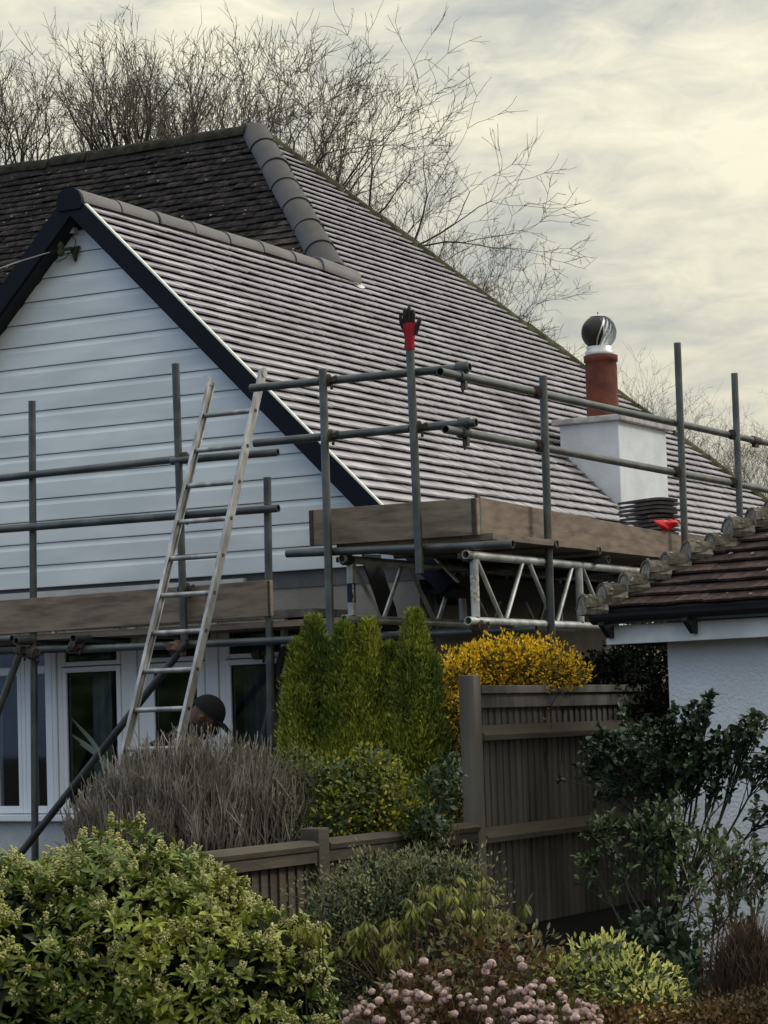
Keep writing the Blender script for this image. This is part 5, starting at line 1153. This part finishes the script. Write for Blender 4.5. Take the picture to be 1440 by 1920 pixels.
# shrubs against the garage
def branchy(name, label, base, ends, m, seed, L, W, nl=9, r=.008, cluster=.05, stem_m=None, cat='shrub'):
    b0 = at_d(*base); gz = gh(b0.x, b0.y); par, inv = plant(name, label, cat, (b0.x, b0.y, gz)); g_ = np.random.default_rng(seed); r0 = np.array([b0.x, b0.y, max(gz, b0.z)]); A, B, ra, rb, LP, LD = [], [], [], [], [], []
    for px, py, d, ns, sp in ends:
        e0_ = np.array(at_d(px, py, d)); j0 = r0*.45+e0_*.55+g_.normal(size=3)*.04
        A.append(r0+g_.normal(size=3)*.02*[1, 1, 0]); B.append(j0); ra.append(r); rb.append(r*.7); A.append(j0); B.append(e0_); ra.append(r*.7); rb.append(r*.4)
        for i in range(ns):
            t_ = g_.uniform(.2, 1); s_ = j0*(1-t_)+e0_*t_; e_ = e0_+np.array(rt)*g_.normal()*sp/4700*d+np.array(fw)*g_.normal()*sp/4700*d*.7+np.array([0, 0, 1])*g_.normal()*sp/4700*d*.8
            A.append(s_); B.append(e_); ra.append(r*.4); rb.append(r*.2)
            for k2 in range(nl):
                f_ = g_.uniform(.3, 1.0) if k2 > nl//2 else g_.uniform(.85, 1.0); p = s_*(1-f_)+e_*f_; LP.append(p+g_.normal(size=3)*.006); LD.append(nrm(e_-s_)*.6+g_.normal(size=3)*.7+np.array([0, 0, .25]))
    tubes_mesh('stem', np.array(A), np.array(B), np.array(ra), np.array(rb), stem_m or M['bark'], par, inv, None, 5)
    LP, LD = np.array(LP), np.array(LD); n = len(LP); addm('foliage', [fold_leaf(LP, LD, np.tile([0, 0, 1.], (n, 1))+g_.normal(size=(n, 3))*.4, L*g_.uniform(.6, 1.1, n), W*g_.uniform(.7, 1.1, n), .15)], m, par, inv, 'stuff')
branchy('dark_shrub', 'dark spreading evergreen shrub with round leaves against the white garage wall', (1262, 1720, 11.4),
        [(1200, 1400, 11.6, 46, 38), (1260, 1395, 11.4, 44, 36), (1320, 1385, 11.3, 38, 30), (1150, 1410, 11.7, 40, 28), (1230, 1440, 11.5, 46, 36), (1300, 1430, 11.3, 40, 32), (1175, 1460, 11.7, 34, 32), (1360, 1420, 11.2, 16, 24), (1395, 1380, 11.2, 12, 20), (1420, 1350, 11.2, 10, 16), (1325, 1318, 11.3, 6, 12), (1285, 1345, 11.4, 12, 18), (1435, 1440, 11.1, 14, 22), (1440, 1520, 11.0, 10, 22), (1350, 1470, 11.2, 5, 20)], M['dark'], 61, .042, .030, nl=11)
branchy('green_leaved_shrub', 'mid-green upright shrub between the tall fence and the garage wall', (1262, 1850, 10.6),
        [(1240, 1530, 10.8, 26, 26), (1265, 1560, 10.7, 30, 30), (1210, 1580, 10.8, 16, 26), (1290, 1600, 10.6, 18, 30), (1240, 1630, 10.7, 12, 30), (1140, 1540, 11.0, 10, 16), (1130, 1575, 11.0, 12, 20), (1115, 1620, 11.0, 10, 20), (1165, 1640, 10.9, 5, 20)], M['mid'], 62, .048, .020, nl=9, r=.006)
branchy('leggy_shrub', 'leggy shrub with bare lower stems and pointed leaves before the white wall', (1330, 1900, 9.9),
        [(1325, 1560, 10.1, 12, 18), (1360, 1600, 10.0, 20, 28), (1395, 1590, 10.0, 16, 22), (1420, 1640, 9.9, 16, 26), (1370, 1660, 9.9, 14, 30), (1300, 1660, 10.1, 10, 26), (1340, 1720, 9.9, 18, 34), (1390, 1730, 9.8, 12, 30), (1440, 1610, 9.9, 10, 20)], M['mid'], 63, .045, .020, nl=6, r=.006, stem_m=M['straw'])
# ------------------------------------------------------------------ bare trees
def tree_data(seed, H, trunk, fork, gens, ratio=.83, r0=.16, up=.12, twig=3, lean=(0, 0), side=.35):
    """forking tree: every limb splits into two or three thinner ones, fine twigs on the outer generations"""
    g_ = random.Random(seed); segs = []
    L0 = (H-trunk)*(1-ratio)/(1-ratio**gens)*1.12
    def limb(p, d, L, r, lev):
        n = 4 if lev < 4 else 3; w = .05+.014*lev; r1 = r*.80
        for i in range(n):
            d = (d+Vector((g_.gauss(0, w), g_.gauss(0, w), g_.gauss(0, w)+up*(1 if lev < gens-3 else .35)))).normalized(); q = p+d*(L/n)
            ra_, rb_ = r+(r1-r)*i/n, r+(r1-r)*(i+1)/n; segs.append((p, q, ra_, rb_, lev))
            if lev >= gens-4 and g_.random() < .27:
                for k_ in range(g_.choice((1, 1, 2)) if lev > gens-3 else 1):
                    s_ = (d.cross(Vector((g_.gauss(0, 1), g_.gauss(0, 1), g_.gauss(0, 1))))).normalized(); a = rad(g_.uniform(28, 62)); t_ = d*math.cos(a)+s_*math.sin(a); lt = g_.uniform(.12, .40); m_ = q+t_*lt*.5; t2 = (t_+Vector((g_.gauss(0, .2), g_.gauss(0, .2), .22))).normalized()
                    segs.append((q, m_, .006, .0045, 9)); segs.append((m_, m_+t2*lt*.5, .0045, .003, 9))
                    if g_.random() < .5: t3 = (t2+s_*.6).normalized(); segs.append((m_, m_+t3*lt*.35, .004, .003, 9))
            p = q
        if lev >= gens: return
        k_ = 3 if g_.random() < (.5 if lev < 2 else .10) else 2; az = g_.uniform(0, 6.28); base = d.orthogonal().normalized()
        for j in range(k_):
            a = rad(g_.uniform(fork[0], fork[1]))*(1.0 if lev < 3 else .85)
            if k_ == 2 and j == 0 and g_.random() < .55: a *= .45
            s_ = Matrix.Rotation(az+j*6.283/k_+g_.uniform(-.5, .5), 3, d) @ base
            limb(p, (d*math.cos(a)+s_*math.sin(a)).normalized(), L*ratio*g_.uniform(.78, 1.18), max(r1*(.80 if a < .3 else .70), .0065), lev+1)
    d = Vector((0, 0, 1)); p = Vector((0, 0, 0)); n = 5
    for i in range(n):
        d = (d+Vector((g_.gauss(0, .02)+lean[0]*.05, g_.gauss(0, .02)+lean[1]*.05, 0))).normalized(); q = p+d*(trunk/n); segs.append((p, q, r0*(1-.05*i), r0*(1-.05*(i+1)), 0)); p = q
        if i >= 2 and side:
            s_ = Matrix.Rotation(g_.uniform(0, 6.28), 3, 'Z') @ Vector((1, 0, .8)); limb(p, s_.normalized(), L0*.9, r0*.45, 2)
    limb(p, d, L0, r0*.75, 0)
    for j in range(2): limb(p, (Matrix.Rotation(g_.uniform(0, 6.28), 3, 'Z') @ Vector((.6, 0, .9))).normalized(), L0, r0*.6, 1)
    return segs
def tree_mesh(segs, name):
    A = np.array([s[0][:] for s in segs]); B = np.array([s[1][:] for s in segs]); ra = np.array([s[2] for s in segs]); rb = np.array([s[3] for s in segs]); lv = np.array([s[4] for s in segs])
    ra = np.where(lv > 5, np.maximum(ra*.8, .0028), ra*1.15); rb = np.where(lv > 5, np.maximum(rb*.8, .0022), rb*1.15)
    big = lv <= 0; o1 = tubes_mesh('trunk', A[big], B[big], ra[big], rb[big], M['bark'], sides=8)
    mid = (lv > 0) & (lv <= 4); fin = lv > 4
    o2 = tubes_mesh('limbs', A[mid], B[mid], ra[mid], rb[mid], M['bark'], sides=5, kind='stuff')
    o3 = tubes_mesh('crown', A[fin], B[fin], ra[fin], rb[fin], M['twig'], sides=3, kind='stuff')
    return o1.data, (o2.data, o3.data), (o1, o2, o3)
TR_ = {}
def tree(key, px, topy, d, label, rot=0, group='bare winter trees behind the house', sc=1.0, **kw):
    if key not in TR_:
        sg = tree_data(**kw); a, b_, os_ = tree_mesh(sg, key); TR_[key] = (a, b_, max(q[1].z for q in sg))
        for o in os_: bpy.data.objects.remove(o)
    a, b_, H0 = TR_[key]; base = at_d(px, 1350, d); z0 = gh(base.x, base.y)-.2; top_ = at_d(px, topy, d).z; s_ = (top_-z0)/(H0*1.0)*sc
    t = thing('bare_tree', label, 'tree', (base.x, base.y, z0), group); t.rotation_euler = (0, 0, rot); t.scale = (s_, s_, s_)
    for nm, me in (('trunk', a), ('limbs', b_[0]), ('crown', b_[1])): link(bpy.data.objects.new(nm, me), t, kind=None if nm == 'trunk' else 'stuff')
tree('big', 540, -60, 42, 'largest bare tree, spreading to the right behind the top of the roof', rot=.4, seed=3, H=13.8, trunk=7.8, fork=(22, 44), gens=8, up=.08, r0=.16)
tree('up', 290, -10, 42, 'bare tree with a forked dark trunk behind the ridge, second left of the largest', rot=1.2, seed=5, H=13.6, trunk=9.6, fork=(14, 30), gens=7, up=.16, r0=.15)
tree('up2', 95, 20, 43, 'bare upright tree behind the ridge near the left edge', rot=3.0, seed=8, H=13.4, trunk=9.4, fork=(13, 27), gens=7, up=.18, r0=.13)
tree('up', -10, 60, 44, 'bare tree cut by the left edge of the picture', rot=.3)
tree('up2', 185, 10, 44, 'slender bare tree between the two upright trees at upper left', rot=5.2)
tree('up', 405, 0, 44, 'bare upright tree just left of the largest tree', rot=4.1)
tree('big', 660, 110, 45, 'bare tree standing just right of and behind the largest tree', rot=2.9)
tree('big', 770, 320, 43, 'lower wide bare tree whose outer branches reach over the long hip of the roof', rot=1.5)
tree('far', 1210, 635, 62, 'bare bushy tree right of the chimney pot', rot=2.0, group='far bare trees at the right', seed=21, H=13.5, trunk=5.0, fork=(18, 38), gens=8, up=.12, r0=.22)
tree('far', 1310, 650, 60, 'bare tree between the two tall scaffold poles on the right', rot=.7, group='far bare trees at the right')
tree('far', 1430, 700, 64, 'bare tree cut by the right edge of the picture', rot=3.6, group='far bare trees at the right')
tree('far', 1165, 700, 64, 'small bare tree directly behind the chimney', rot=3.9, group='far bare trees at the right')
tree('far', 1370, 700, 58, 'thin bare tree behind the rightmost scaffold pole', rot=5.1, group='far bare trees at the right')
# parts were built in world coordinates: hang each under its thing without moving it (trees are built in their own coordinates)
for o in S.objects:
    if o.parent and o.parent.get('category') != 'tree':
        o.matrix_parent_inverse = Matrix() if o.parent.parent else Matrix.Translation(-o.parent.location)
